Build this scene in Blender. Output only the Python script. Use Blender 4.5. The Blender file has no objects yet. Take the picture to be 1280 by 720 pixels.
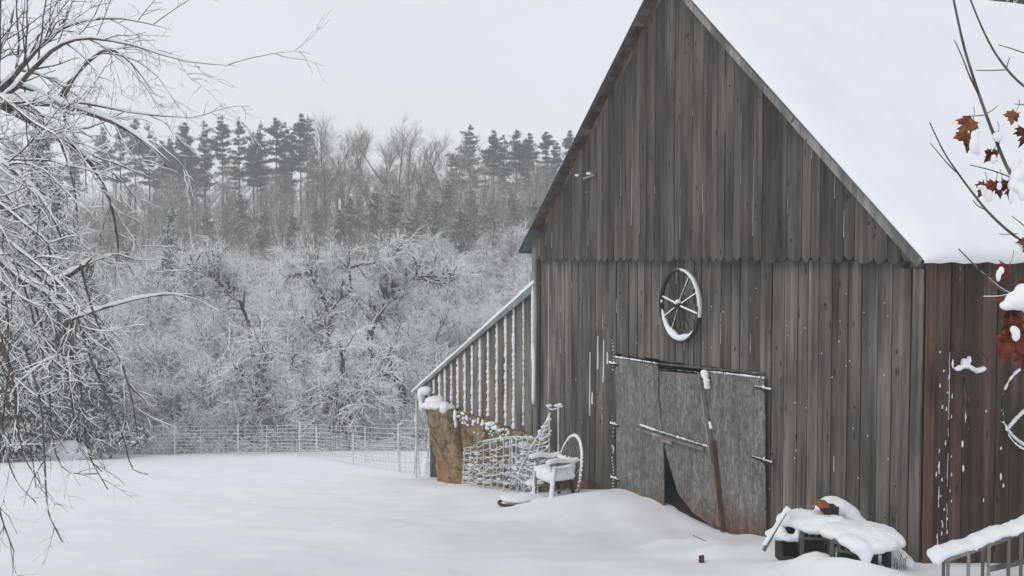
import bpy, bmesh, math, random
import numpy as np
from mathutils import Vector, noise as mn
random.seed(7); rng = np.random.default_rng(11)
sc = bpy.context.scene
col = sc.collection

# ------------------------------------------------------------------ camera
F = 1345.48; TILT = 0.0426
cam = bpy.data.cameras.new('camera'); camo = bpy.data.objects.new('camera', cam); col.objects.link(camo)
camo.location = (0, 0, 0); camo.rotation_euler = (math.pi/2 - TILT, 0, 0)
cam.sensor_width = 36; cam.lens = F/1280*36; cam.clip_start = .05; cam.clip_end = 3000
sc.camera = camo
CT, ST = math.cos(TILT), math.sin(TILT)
def ray(px, py):
    v = (360-py)/F
    return np.array([(px-640)/F, CT+v*ST, v*CT-ST])
def at(px, py, Y):
    d = ray(px, py); return d*(Y/d[1])

# ------------------------------------------------------------------ barn frame
TH = .401
E_ = np.array([-math.sin(TH), math.cos(TH), 0]); S_ = np.array([math.cos(TH), math.sin(TH), 0])
C0 = np.array([4.624, 12.0, 0]); W = 10.454; H = 4.187; ZE = -.01; OF = .291; OS = .195; LB = 16.
KS = H/(W/2)
def B(u, w, z): return C0 + E_*u + S_*w + np.array([0, 0, z])
def onwall(px, py, w=0):
    d = ray(px, py); n = S_; k = (n@(C0+S_*w))/(n@d); p = d*k
    return (p-C0)@E_, p[2]
def onside(px, py, u=0):
    d = ray(px, py); k = (E_@(C0+E_*u))/(E_@d); p = d*k
    return (p-C0)@S_, p[2]

# ------------------------------------------------------------------ helpers
def tag(o, label=None, cat=None, group=None, kind=None):
    if label: o['label'] = label
    if cat: o['category'] = cat
    if group: o['group'] = group
    if kind: o['kind'] = kind
    return o
def empty(name, loc, label, cat, group=None):
    o = bpy.data.objects.new(name, None); col.objects.link(o); o.location = tuple(loc); o.empty_display_size = .2
    return tag(o, label, cat, group)
def link(name, me, mat, parent=None, smooth=False):
    o = bpy.data.objects.new(name, me); col.objects.link(o)
    if mat: me.materials.append(mat)
    if smooth: me.shade_smooth()
    if parent is not None:
        o.parent = parent
    return o
def origin(parent):
    o = np.zeros(3)
    while parent is not None:
        o = o + np.array(parent.location); parent = parent.parent
    return o
def npmesh(name, V, Fq, cols=None):
    """V (n,3), Fq list/array of equal length faces"""
    V = np.asarray(V, dtype=np.float32); Fq = np.asarray(Fq, dtype=np.int32)
    me = bpy.data.meshes.new(name)
    k = Fq.shape[1]
    me.vertices.add(len(V)); me.vertices.foreach_set('co', V.ravel())
    me.loops.add(Fq.size); me.loops.foreach_set('vertex_index', Fq.ravel())
    me.polygons.add(len(Fq)); me.polygons.foreach_set('loop_start', np.arange(0, Fq.size, k, dtype=np.int32))
    me.update(calc_edges=True); me.validate()
    if cols is not None:
        ca = me.color_attributes.new('Col', 'FLOAT_COLOR', 'POINT'); ca.data.foreach_set('color', np.asarray(cols, dtype=np.float32).ravel())
    return me
class MB:
    def __init__(s): s.v = []; s.f = []; s.c = []
    def prism(s, A, Bp, c=(.5, .5, .5, 1)):
        n = len(A); k = len(s.v); s.v += [tuple(p) for p in A]+[tuple(p) for p in Bp]
        s.f.append(tuple(k+i for i in range(n))); s.f.append(tuple(k+n+i for i in reversed(range(n))))
        for i in range(n):
            j = (i+1) % n; s.f.append((k+i, k+n+i, k+n+j, k+j))
        s.c += [c]*(2*n)
    def board(s, poly, w0, w1, c=(.5, .5, .5, 1), fr=None):
        fr = fr or (lambda a, b, z: B(a, b, z))
        s.prism([fr(u, w0, z) for u, z in poly], [fr(u, w1, z) for u, z in poly], c)
    def bar(s, a, b, wx, wz, c=(.5, .5, .5, 1), up=(0, 0, 1)):
        a = np.array(a, float); b = np.array(b, float); t = b-a; t = t/np.linalg.norm(t)
        up = np.array(up, float)
        x = np.cross(t, up)
        if np.linalg.norm(x) < .05: x = np.cross(t, np.array([1., 0, 0]))
        x = x/np.linalg.norm(x); y = np.cross(x, t)
        q = [x*wx/2+y*wz/2, -x*wx/2+y*wz/2, -x*wx/2-y*wz/2, x*wx/2-y*wz/2]
        s.prism([a+k for k in q], [b+k for k in q], c)
    def build(s, name, mat, parent=None, bevel=0, smooth=False):
        me = bpy.data.meshes.new(name); o = origin(parent)
        me.from_pydata([tuple(np.array(v)-o) for v in s.v], [], s.f)
        bm = bmesh.new(); bm.from_mesh(me); bmesh.ops.recalc_face_normals(bm, faces=bm.faces); bm.to_mesh(me); bm.free()
        ca = me.color_attributes.new('Col', 'FLOAT_COLOR', 'POINT'); ca.data.foreach_set('color', np.array(s.c, dtype=np.float32).ravel())
        ob = link(name, me, mat, parent, smooth)
        if bevel:
            m = ob.modifiers.new('b', 'BEVEL'); m.width = bevel; m.segments = 2; m.limit_method = 'ANGLE'
        return ob
def rc(lo=.0, hi=1.): return (random.uniform(lo, hi), random.random(), random.random(), 1)

def tubes(P, R, sides=4, cap=False):
    """P (N,K,3) R (N,K) -> V,F (quads)"""
    P = np.asarray(P, float); R = np.asarray(R, float)
    N, K, _ = P.shape
    T = np.gradient(P, axis=1); T /= np.linalg.norm(T, axis=2, keepdims=True)+1e-9
    # steady frame: reference from the mean tangent
    m = T.mean(axis=1, keepdims=True); vert = np.abs(m[..., 2:]) > .93
    ref = np.where(vert, np.array([0., 1., 0.]), np.array([0., 0., 1.]))
    n1 = np.cross(T, np.broadcast_to(ref, T.shape)); n1 /= np.linalg.norm(n1, axis=2, keepdims=True)+1e-9
    n2 = np.cross(n1, T)
    a = np.pi/2 + np.arange(sides)*2*np.pi/sides
    V = P[:, :, None, :] + R[:, :, None, None]*(np.cos(a)[None, None, :, None]*n1[:, :, None, :] + np.sin(a)[None, None, :, None]*n2[:, :, None, :])
    idx = np.arange(N*K*sides).reshape(N, K, sides)
    A = idx[:, :-1, :]; Bn = idx[:, 1:, :]
    A2 = np.roll(A, -1, axis=2); B2 = np.roll(Bn, -1, axis=2)
    Fq = np.stack([A, A2, B2, Bn], axis=-1).reshape(-1, 4)
    return V.reshape(-1, 3), Fq
def merge(L):
    V = []; Fs = []; k = 0
    for v, f in L: V.append(v); Fs.append(np.asarray(f)+k); k += len(v)
    return np.concatenate(V), np.concatenate(Fs)
def smooth_path(pts, K):
    pts = np.array(pts, float)
    if len(pts) == 2: t = np.linspace(0, 1, K)[:, None]; return pts[0]*(1-t)+pts[1]*t
    p = np.vstack([2*pts[0]-pts[1], pts, 2*pts[-1]-pts[-2]])
    n = len(pts)-1; out = []
    for x in np.linspace(0, n-1e-6, K):
        i = int(x); t = x-i; a, b, c, d = p[i:i+4]
        out.append(.5*((2*b)+(-a+c)*t+(2*a-5*b+4*c-d)*t*t+(-a+3*b-3*c+d)*t**3))
    return np.array(out)
def tube_mesh(name, paths, mat, parent=None, sides=8, smooth=True, K=None):
    """paths: list of (points, r0, r1)"""
    L = []
    for pts, r0, r1 in paths:
        k = K or max(4, len(pts)*4)
        P = smooth_path(pts, k)[None]; R = np.linspace(r0, r1, k)
        # close the ends
        P = np.concatenate([P[:, :1], P, P[:, -1:]], axis=1); R = np.concatenate([[1e-4], R, [1e-4]])[None]
        P[:, 0] -= (P[:, 2]-P[:, 1])*1e-3; P[:, -1] += (P[:, -2]-P[:, -3])*1e-3
        L.append(tubes(P, R, sides))
    V, Fq = merge(L)
    return link(name, npmesh(name, V-origin(parent), Fq), mat, parent, smooth)
def snow_tubes(P, R, s0=.5, smin=.004, seed=0, lift=.7):
    P = np.asarray(P, float); R = np.asarray(R, float)
    T = np.gradient(P, axis=1); T /= np.linalg.norm(T, axis=2, keepdims=True)+1e-9
    hz = np.sqrt(np.clip(1-T[..., 2]**2, 0, 1))
    g = np.random.default_rng(seed); nz = g.uniform(.55, 1.25, R.shape)
    s = (R*s0+smin)*nz*(.25+.75*hz)
    P2 = P.copy(); P2[..., 2] += R*lift*hz+s*.35
    s[:, -1] = .0008; s[:, -2] *= .7
    sd = np.cross(T, [0, 0, 1.])
    P2 += sd*(g.uniform(-.2, .2, R.shape)*R)[..., None]
    s[:, 0] *= .3; s[:, -1] *= .4
    return P2, s
def grow(par, parR, n, t0, t1, l0, l1, ang0, ang1, K, grav=0., wob=.15, rf=.6, rmin=.003, r_end=.35, up=0., lenfall=0., seed=0, tend=None, bias=None):
    g = np.random.default_rng(seed)
    N, Kp, _ = par.shape
    ln = np.linalg.norm(np.diff(par, axis=1), axis=2).sum(1); p = ln/ln.sum()
    i = g.choice(N, n, p=p); t = g.uniform(t0, t1, n)*(Kp-1.001); j = t.astype(int); fr = (t-j)[:, None]
    st = par[i, j]*(1-fr)+par[i, j+1]*fr
    tan = par[i, j+1]-par[i, j]; tan /= np.linalg.norm(tan, axis=1, keepdims=True)+1e-9
    r0 = (parR[i, j]*(1-fr[:, 0])+parR[i, j+1]*fr[:, 0])*rf; r0 = np.maximum(r0, rmin)
    rv = g.normal(size=(n, 3)); perp = np.cross(tan, rv); perp /= np.linalg.norm(perp, axis=1, keepdims=True)
    a = g.uniform(ang0, ang1, n)[:, None]
    d = tan*np.cos(a)+perp*np.sin(a); d[:, 2] += up
    if bias is not None: d += np.array(bias)
    d /= np.linalg.norm(d, axis=1, keepdims=True)
    L = g.uniform(l0, l1, n)*(1-lenfall*t/(Kp-1)); step = (L/(K-1))[:, None]
    out = [st]
    for k in range(K-1):
        d = d+g.normal(size=(n, 3))*wob; d[:, 2] += grav
        d /= np.linalg.norm(d, axis=1, keepdims=True); out.append(out[-1]+d*step)
    P = np.stack(out, axis=1); R = r0[:, None]*np.linspace(1, r_end, K)[None]
    return P, R

# ------------------------------------------------------------------ materials
def mat(name):
    m = bpy.data.materials.new(name); m.use_nodes = True; n = m.node_tree.nodes; n.clear()
    o = n.new('ShaderNodeOutputMaterial'); b = n.new('ShaderNodeBsdfPrincipled'); m.node_tree.links.new(b.outputs[0], o.inputs[0])
    b.inputs['Roughness'].default_value = .85; b.inputs['Specular IOR Level'].default_value = .2
    return m, n, m.node_tree.links, b
def nd(n, t, **kw):
    x = n.new(t)
    for k, v in kw.items():
        if k in x.inputs: x.inputs[k].default_value = v
        else: setattr(x, k, v)
    return x
def ramp(n, stops, interp='LINEAR'):
    r = n.new('ShaderNodeValToRGB'); r.color_ramp.interpolation = interp
    e = r.color_ramp.elements
    while len(e) < len(stops): e.new(.5)
    for x, (p, c) in zip(e, stops):
        x.position = p; x.color = (c, c, c, 1) if isinstance(c, (int, float)) else (*c, 1)
    return r
def mix(n, l, mode, fac, a, b):
    m = n.new('ShaderNodeMix'); m.data_type = 'RGBA'; m.blend_type = mode
    for s, v in ((0, fac), (6, a), (7, b)):
        if isinstance(v, (int, float)): m.inputs[s].default_value = v if s == 0 else (v, v, v, 1)
        elif isinstance(v, tuple): m.inputs[s].default_value = (*v, 1)
        else: l.new(v, m.inputs[s])
    return m.outputs[2]
def mathn(n, l, op, a, b=None, clamp=False):
    m = n.new('ShaderNodeMath'); m.operation = op; m.use_clamp = clamp
    for s, v in ((0, a), (1, b)):
        if v is None: continue
        if isinstance(v, (int, float)): m.inputs[s].default_value = v
        else: l.new(v, m.inputs[s])
    return m.outputs[0]
def coords(n, l, scale, offset_attr=None):
    tc = n.new('ShaderNodeTexCoord'); v = tc.outputs['Object']
    if offset_attr:
        a = n.new('ShaderNodeVectorMath'); a.operation = 'MULTIPLY_ADD'; l.new(offset_attr, a.inputs[0]); a.inputs[1].default_value = (9, 13, 17); l.new(v, a.inputs[2]); v = a.outputs[0]
    m = n.new('ShaderNodeMapping'); m.inputs['Scale'].default_value = scale; l.new(v, m.inputs[0]); return m.outputs[0]
def bump(n, l, h, strength, dist, b):
    x = n.new('ShaderNodeBump'); x.inputs['Strength'].default_value = strength; x.inputs['Distance'].default_value = dist
    l.new(h, x.inputs['Height']); l.new(x.outputs[0], b.inputs['Normal'])
SNOWC = (.88, .895, .91)
def m_snow(name='snow', rough=.6, bs=.25):
    m, n, l, b = mat(name)
    t1 = nd(n, 'ShaderNodeTexNoise', Scale=1.3, Detail=3.); t2 = nd(n, 'ShaderNodeTexNoise', Scale=16., Detail=7., Roughness=.65)
    for t in (t1, t2): l.new(coords(n, l, (1, 1, 1)), t.inputs[0])
    r = ramp(n, [(.35, (.81, .825, .85)), (.7, (.855, .865, .88))]); l.new(t1.outputs[0], r.inputs[0]); l.new(r.outputs[0], b.inputs['Base Color'])
    b.inputs['Roughness'].default_value = rough
    h = mathn(n, l, 'ADD', mathn(n, l, 'MULTIPLY', t1.outputs[0], .8), mathn(n, l, 'MULTIPLY', t2.outputs[0], .22))
    bump(n, l, h, bs, .08, b)
    return m
SNOW = m_snow()
GROUND = m_snow('ground_snow', .7, .22)
def m_wood(name, dark, light, warm, sat=.0, zs=.4, rot=None, bumpd=.004, cross=10., frost=True):
    m, n, l, b = mat(name)
    at_ = n.new('ShaderNodeAttribute'); at_.attribute_name = 'Col'
    sp = n.new('ShaderNodeSeparateColor'); l.new(at_.outputs['Color'], sp.inputs[0])
    offs = at_.outputs['Vector']
    g = nd(n, 'ShaderNodeTexNoise', Scale=1., Detail=7., Roughness=.65); l.new(coords(n, l, (cross, cross, zs), offs), g.inputs[0])
    fine = nd(n, 'ShaderNodeTexNoise', Scale=1., Detail=5., Roughness=.7); l.new(coords(n, l, (95, 95, 2.2), offs), fine.inputs[0])
    blot = nd(n, 'ShaderNodeTexNoise', Scale=1., Detail=4.); l.new(coords(n, l, (2.2, 2.2, .7), offs), blot.inputs[0])
    rg = ramp(n, [(.3, dark), (.7, light)]); l.new(g.outputs[0], rg.inputs[0])
    c = mix(n, l, 'MIX', mathn(n, l, 'MULTIPLY', sp.outputs[1], .45), rg.outputs[0], mix(n, l, 'MULTIPLY', 1., rg.outputs[0], warm))
    tone = n.new('ShaderNodeMapRange'); tone.inputs[3].default_value = .68; tone.inputs[4].default_value = 1.32; l.new(sp.outputs[0], tone.inputs[0])
    c = mix(n, l, 'MULTIPLY', 1., c, tone.outputs[0])
    rf = ramp(n, [(.3, .6), (.5, 1.), (.75, 1.15)]); l.new(fine.outputs[0], rf.inputs[0]); c = mix(n, l, 'MULTIPLY', .85, c, rf.outputs[0])
    rb = ramp(n, [(.36, .5), (.6, 1.15)]); l.new(blot.outputs[0], rb.inputs[0]); c = mix(n, l, 'MULTIPLY', .9, c, rb.outputs[0])
    # knots
    vo = nd(n, 'ShaderNodeTexVoronoi', Scale=1.); l.new(coords(n, l, (6.5, 6.5, 2.1), offs), vo.inputs[0])
    vk = ramp(n, [(.06, .1), (.10, .5), (.15, 1.)]); l.new(vo.outputs['Distance'], vk.inputs[0]); c = mix(n, l, 'MULTIPLY', .8, c, vk.outputs[0])
    if rot:
        tc = n.new('ShaderNodeTexCoord'); s = n.new('ShaderNodeSeparateXYZ'); l.new(tc.outputs['Object'], s.inputs[0])
        mr = n.new('ShaderNodeMapRange'); mr.inputs[1].default_value = rot[0]; mr.inputs[2].default_value = rot[1]; mr.inputs[3].default_value = 1; mr.inputs[4].default_value = 0
        l.new(mathn(n, l, 'ADD', mathn(n, l, 'ADD', s.outputs[2], mathn(n, l, 'MULTIPLY', s.outputs[1], .158)), mathn(n, l, 'MULTIPLY', blot.outputs[0], 1.)), mr.inputs[0])
        c = mix(n, l, 'MULTIPLY', mr.outputs[0], c, rot[2])
    if frost:
        # dry snow caught in the grain
        sn = nd(n, 'ShaderNodeTexNoise', Scale=1., Detail=6., Roughness=.75); l.new(coords(n, l, (40, 40, 7), offs), sn.inputs[0])
        rs = ramp(n, [(.71, 0.), (.74, 1.)]); l.new(sn.outputs[0], rs.inputs[0]); c = mix(n, l, 'MIX', mathn(n, l, 'MULTIPLY', rs.outputs[0], .6), c, (.6, .62, .64))
    l.new(c, b.inputs['Base Color']); b.inputs['Roughness'].default_value = .88
    h = mathn(n, l, 'ADD', g.outputs[0], mathn(n, l, 'MULTIPLY', fine.outputs[0], .6)); h = mathn(n, l, 'ADD', h, vk.outputs[0])
    bump(n, l, h, .8, bumpd, b)
    return m
WALL = m_wood('weathered_boards', (.052, .046, .041), (.198, .18, .163), (1.1, .96, .84), rot=(.3, 1.1, (.72, .6, .5)))
GABLE = m_wood('gable_boards', (.042, .037, .033), (.145, .131, .118), (1.1, .96, .86))
SIDE = m_wood('side_boards', (.04, .028, .021), (.15, .105, .077), (1.35, .9, .62))
LEAN = m_wood('lean_to_boards', (.085, .074, .062), (.235, .212, .188), (1.15, .97, .8))
SOFF = m_wood('roof_sheathing', (.05, .038, .03), (.2, .165, .135), (1.2, .9, .72), cross=6, frost=False)
PALE = m_wood('pale_boards', (.17, .165, .155), (.36, .355, .34), (1., .97, .9))
REDW = m_wood('red_brace', (.05, .03, .024), (.15, .08, .06), (1.1, .9, .8))
GREYW = m_wood('grey_timber', (.12, .115, .105), (.34, .325, .30), (1.1, .95, .85))
def m_osb():
    m, n, l, b = mat('strand_board')
    a = n.new('ShaderNodeAttribute'); a.attribute_name = 'Col'
    v = nd(n, 'ShaderNodeTexVoronoi', Scale=1., Randomness=1.); l.new(coords(n, l, (30, 30, 13), a.outputs['Vector']), v.inputs[0])
    v2 = nd(n, 'ShaderNodeTexNoise', Scale=1., Detail=8., Roughness=.75); l.new(coords(n, l, (46, 46, 22), a.outputs['Vector']), v2.inputs[0])
    s = n.new('ShaderNodeSeparateColor'); l.new(v.outputs['Color'], s.inputs[0])
    r = ramp(n, [(.0, (.13, .12, .11)), (.5, (.185, .174, .162)), (1., (.27, .255, .238))]); l.new(s.outputs[0], r.inputs[0])
    r2 = ramp(n, [(.32, .6), (.55, 1.1)]); l.new(v2.outputs[0], r2.inputs[0]); c = mix(n, l, 'MULTIPLY', .9, r.outputs[0], r2.outputs[0])
    bl = nd(n, 'ShaderNodeTexNoise', Scale=1.1, Detail=5.); l.new(coords(n, l, (1, 1, 1)), bl.inputs[0]); r3 = ramp(n, [(.35, .82), (.62, 1.08)]); l.new(bl.outputs[0], r3.inputs[0]); c = mix(n, l, 'MULTIPLY', 1., c, r3.outputs[0])
    st = nd(n, 'ShaderNodeTexNoise', Scale=1., Detail=4.); l.new(coords(n, l, (9, 9, .6)), st.inputs[0]); r4 = ramp(n, [(.4, .75), (.6, 1.)]); l.new(st.outputs[0], r4.inputs[0]); c = mix(n, l, 'MULTIPLY', .8, c, r4.outputs[0])
    # brown rot along the wet bottom edge
    uv = n.new('ShaderNodeSeparateXYZ'); tc = n.new('ShaderNodeTexCoord'); l.new(tc.outputs['Object'], uv.inputs[0])
    sl = mathn(n, l, 'ADD', uv.outputs[2], mathn(n, l, 'MULTIPLY', uv.outputs[1], .158))
    sl = mathn(n, l, 'ADD', sl, mathn(n, l, 'MULTIPLY', bl.outputs[0], .7))
    mr = n.new('ShaderNodeMapRange'); mr.inputs[1].default_value = .35; mr.inputs[2].default_value = .95; mr.inputs[3].default_value = 1; mr.inputs[4].default_value = 0
    m.node_tree.nodes; l.new(mathn(n, l, 'ADD', sl, 0.), mr.inputs[0]); m['mr'] = 1
    c = mix(n, l, 'MULTIPLY', mr.outputs[0], c, (.66, .4, .24))
    pk = nd(n, 'ShaderNodeTexNoise', Scale=.9, Detail=6.); l.new(coords(n, l, (1.5, 1.5, 1.5)), pk.inputs[0]); r5 = ramp(n, [(.69, 0.), (.73, .6)]); l.new(pk.outputs[0], r5.inputs[0]); c = mix(n, l, 'MIX', r5.outputs[0], c, (.33, .22, .17))
    l.new(c, b.inputs['Base Color']); bump(n, l, mathn(n, l, 'ADD', s.outputs[0], v2.outputs[0]), .5, .004, b)
    return m
OSB = m_osb()
def m_stone():
    m, n, l, b = mat('ochre_stone')
    t = nd(n, 'ShaderNodeTexNoise', Scale=2.4, Detail=8., Roughness=.7); l.new(coords(n, l, (1, 1, 1)), t.inputs[0])
    t2 = nd(n, 'ShaderNodeTexNoise', Scale=14., Detail=8., Roughness=.75); l.new(coords(n, l, (1, 1, 1)), t2.inputs[0])
    r = ramp(n, [(.3, (.09, .07, .04)), (.45, (.25, .18, .095)), (.57, (.37, .28, .155)), (.70, (.27, .25, .2))]); l.new(t.outputs[0], r.inputs[0])
    r2 = ramp(n, [(.34, .5), (.5, 1.08)]); l.new(t2.outputs[0], r2.inputs[0]); c = mix(n, l, 'MULTIPLY', .9, r.outputs[0], r2.outputs[0])
    tc = n.new('ShaderNodeTexCoord'); s = n.new('ShaderNodeSeparateXYZ'); l.new(tc.outputs['Generated'], s.inputs[0])
    mr = n.new('ShaderNodeMapRange'); mr.inputs[1].default_value = .12; mr.inputs[2].default_value = .5; mr.inputs[3].default_value = .9; mr.inputs[4].default_value = 0
    l.new(mathn(n, l, 'ADD', s.outputs[2], mathn(n, l, 'MULTIPLY', mathn(n, l, 'SUBTRACT', t.outputs[0], .5), .9)), mr.inputs[0]); c = mix(n, l, 'MIX', mr.outputs[0], c, mix(n, l, 'MULTIPLY', 1., r2.outputs[0], (.5, .22, .08)))
    sn = nd(n, 'ShaderNodeTexNoise', Scale=19., Detail=5.); l.new(coords(n, l, (1, 1, 1)), sn.inputs[0]); rs = ramp(n, [(.68, 0.), (.71, .8)]); l.new(sn.outputs[0], rs.inputs[0]); c = mix(n, l, 'MIX', rs.outputs[0], c, (.6, .6, .6))
    l.new(c, b.inputs['Base Color']); vo = nd(n, 'ShaderNodeTexVoronoi', Scale=1.5, feature='DISTANCE_TO_EDGE'); vm = n.new('ShaderNodeVectorMath'); vm.operation = 'ADD'; l.new(coords(n, l, (1, 1, 1.5)), vm.inputs[0]); l.new(t2.outputs['Color'], vm.inputs[1]); l.new(vm.outputs[0], vo.inputs[0])
    rv = ramp(n, [(.0, .12), (.03, 1.)]); l.new(vo.outputs['Distance'], rv.inputs[0]); c = mix(n, l, 'MULTIPLY', .75, c, rv.outputs[0]); l.new(c, b.inputs['Base Color'])
    bump(n, l, mathn(n, l, 'ADD', mathn(n, l, 'ADD', t.outputs[0], t2.outputs[0]), rv.outputs[0]), 1., .06, b)
    return m
STONE = m_stone()
def m_plain(name, c1, c2, scale=6, rough=.6, metal=0., bs=.3):
    m, n, l, b = mat(name)
    t = nd(n, 'ShaderNodeTexNoise', Scale=float(scale), Detail=6., Roughness=.65); l.new(coords(n, l, (1, 1, 1)), t.inputs[0])
    r = ramp(n, [(.35, c1), (.65, c2)]); l.new(t.outputs[0], r.inputs[0]); l.new(r.outputs[0], b.inputs['Base Color'])
    b.inputs['Roughness'].default_value = rough; b.inputs['Metallic'].default_value = metal
    bump(n, l, t.outputs[0], bs, .01, b); return m
TEAL = m_plain('green_roof_metal', (.075, .12, .12), (.13, .19, .19), 5, .5, .2)
GALV = m_plain('dull_flashing', (.16, .2, .21), (.27, .32, .33), 3, .5, .3)
IRON = m_plain('rusty_iron', (.025, .02, .018), (.09, .06, .045), 12, .7, .3)
BLACKP = m_plain('dark_plastic', (.06, .056, .045), (.13, .12, .10), 8, .55)
BLUEP = m_plain('blue_plastic', (.03, .06, .22), (.05, .1, .32), 5, .5)
ORANGE = m_plain('orange_plastic', (.2, .065, .015), (.32, .11, .025), 9, .5)
GREYB = m_plain('grey_plastic', (.14, .17, .17), (.22, .26, .26), 7, .5)
WIRE = m_plain('frosted_wire', (.5, .51, .52), (.8, .82, .84), 9, .7)
DARKI = m_plain('dark_timber', (.02, .017, .014), (.05, .04, .033), 7, .9)
def m_bark(name, c1, c2, thr=.25, snow=SNOWC, scale=9., soft=.12, patch=.5):
    """bark with snow lying on faces that look up"""
    m, n, l, b = mat(name)
    t = nd(n, 'ShaderNodeTexNoise', Scale=float(scale), Detail=4.); l.new(coords(n, l, (1, 1, .35)), t.inputs[0])
    r = ramp(n, [(.35, c1), (.65, c2)]); l.new(t.outputs[0], r.inputs[0])
    g = n.new('ShaderNodeNewGeometry'); s = n.new('ShaderNodeSeparateXYZ'); l.new(g.outputs['True Normal'], s.inputs[0])
    h = mathn(n, l, 'ADD', s.outputs[2], mathn(n, l, 'MULTIPLY', mathn(n, l, 'SUBTRACT', t.outputs[0], .5), patch))
    mr = n.new('ShaderNodeMapRange'); mr.inputs[1].default_value = thr; mr.inputs[2].default_value = thr+soft; l.new(h, mr.inputs[0])
    l.new(mix(n, l, 'MIX', mr.outputs[0], r.outputs[0], snow), b.inputs['Base Color'])
    b.inputs['Roughness'].default_value = .9
    return m
BARK_T = m_bark('snowed_trunk_bark', (.035, .03, .026), (.09, .078, .068), .28, patch=.8)
BARK_S = m_bark('snowed_twig_bark', (.10, .09, .083), (.2, .185, .172), -.3, patch=.6)
BARK_B = m_bark('brown_bark', (.075, .058, .05), (.17, .135, .12), .55, patch=.9)
TWIG_B = m_bark('brown_twigs', (.12, .098, .088), (.24, .2, .18), .40, patch=.9, scale=3)
BARK_N = m_bark('near_bark', (.06, .048, .042), (.16, .13, .115), .7, scale=30)
NEEDLE = m_bark('pine_needles', (.028, .042, .03), (.06, .08, .055), .9, scale=2., patch=.55)
NEEDLE2 = m_bark('frosted_needles', (.035, .05, .035), (.075, .095, .06), .55, scale=2., patch=.9)
NEEDLE3 = m_bark('snowed_needles', (.03, .042, .03), (.07, .09, .06), .02, scale=4., patch=1.)
def m_leaf():
    m, n, l, b = mat('dead_maple_leaf')
    t = nd(n, 'ShaderNodeTexNoise', Scale=14., Detail=6.); l.new(coords(n, l, (1, 1, 1)), t.inputs[0])
    r = ramp(n, [(.3, (.05, .014, .009)), (.5, (.16, .038, .018)), (.68, (.27, .10, .045))]); l.new(t.outputs[0], r.inputs[0])
    oi = n.new('ShaderNodeObjectInfo'); ov = ramp(n, [(0., (.55, .5, .6)), (.5, (1.1, .9, .8)), (1., (1.35, 1.9, 1.3))]); l.new(oi.outputs['Random'], ov.inputs[0]); l.new(mix(n, l, 'MULTIPLY', 1., r.outputs[0], ov.outputs[0]), b.inputs['Base Color']); b.inputs['Roughness'].default_value = .55; bump(n, l, t.outputs[0], .4, .004, b)
    return m
LEAF = m_leaf()

# ------------------------------------------------------------------ world, sun
w = bpy.data.worlds.new('World'); sc.world = w; w.use_nodes = True; wn = w.node_tree.nodes; wl = w.node_tree.links; wn.clear()
SUN_E, SUN_R = math.radians(46), math.radians(232)
sky = wn.new('ShaderNodeTexSky'); sky.sky_type = 'NISHITA'; sky.sun_disc = False; sky.sun_elevation = SUN_E; sky.sun_rotation = SUN_R
sky.air_density = 1.; sky.dust_density = 4.
tc = wn.new('ShaderNodeTexCoord'); sx = wn.new('ShaderNodeSeparateXYZ'); wl.new(tc.outputs['Generated'], sx.inputs[0])
gr = ramp(wn, [(.0, (6.15, 6.4, 6.7)), (.12, (6.05, 6.32, 6.65)), (.4, (5.65, 5.92, 6.25)), (1., (5.15, 5.4, 5.7))]); wl.new(sx.outputs[2], gr.inputs[0])
cn = wn.new('ShaderNodeTexNoise'); cn.inputs['Scale'].default_value = 1.6; cn.inputs['Detail'].default_value = 3; wl.new(tc.outputs['Generated'], cn.inputs[0])
cr = ramp(wn, [(.35, .965), (.65, 1.03)]); wl.new(cn.outputs[0], cr.inputs[0])
mc = mix(wn, wl, 'MULTIPLY', 1., gr.outputs[0], cr.outputs[0])
mx = mix(wn, wl, 'MIX', .93, sky.outputs[0], mc)
bg = wn.new('ShaderNodeBackground'); bg.inputs[1].default_value = .13; wl.new(mx, bg.inputs[0])
wo = wn.new('ShaderNodeOutputWorld'); wl.new(bg.outputs[0], wo.inputs[0])
sl = bpy.data.lights.new('sun', 'SUN'); sl.energy = .8; sl.angle = math.radians(40); sl.color = (1, .97, .93)
so = bpy.data.objects.new('sun', sl); col.objects.link(so)
dirv = Vector((math.sin(SUN_R)*math.cos(SUN_E), math.cos(SUN_R)*math.cos(SUN_E), math.sin(SUN_E)))
so.rotation_euler = dirv.to_track_quat('Z', 'Y').to_euler()
sc.view_settings.view_transform = 'Standard'; sc.view_settings.look = 'None'; sc.view_settings.exposure = .08

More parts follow.
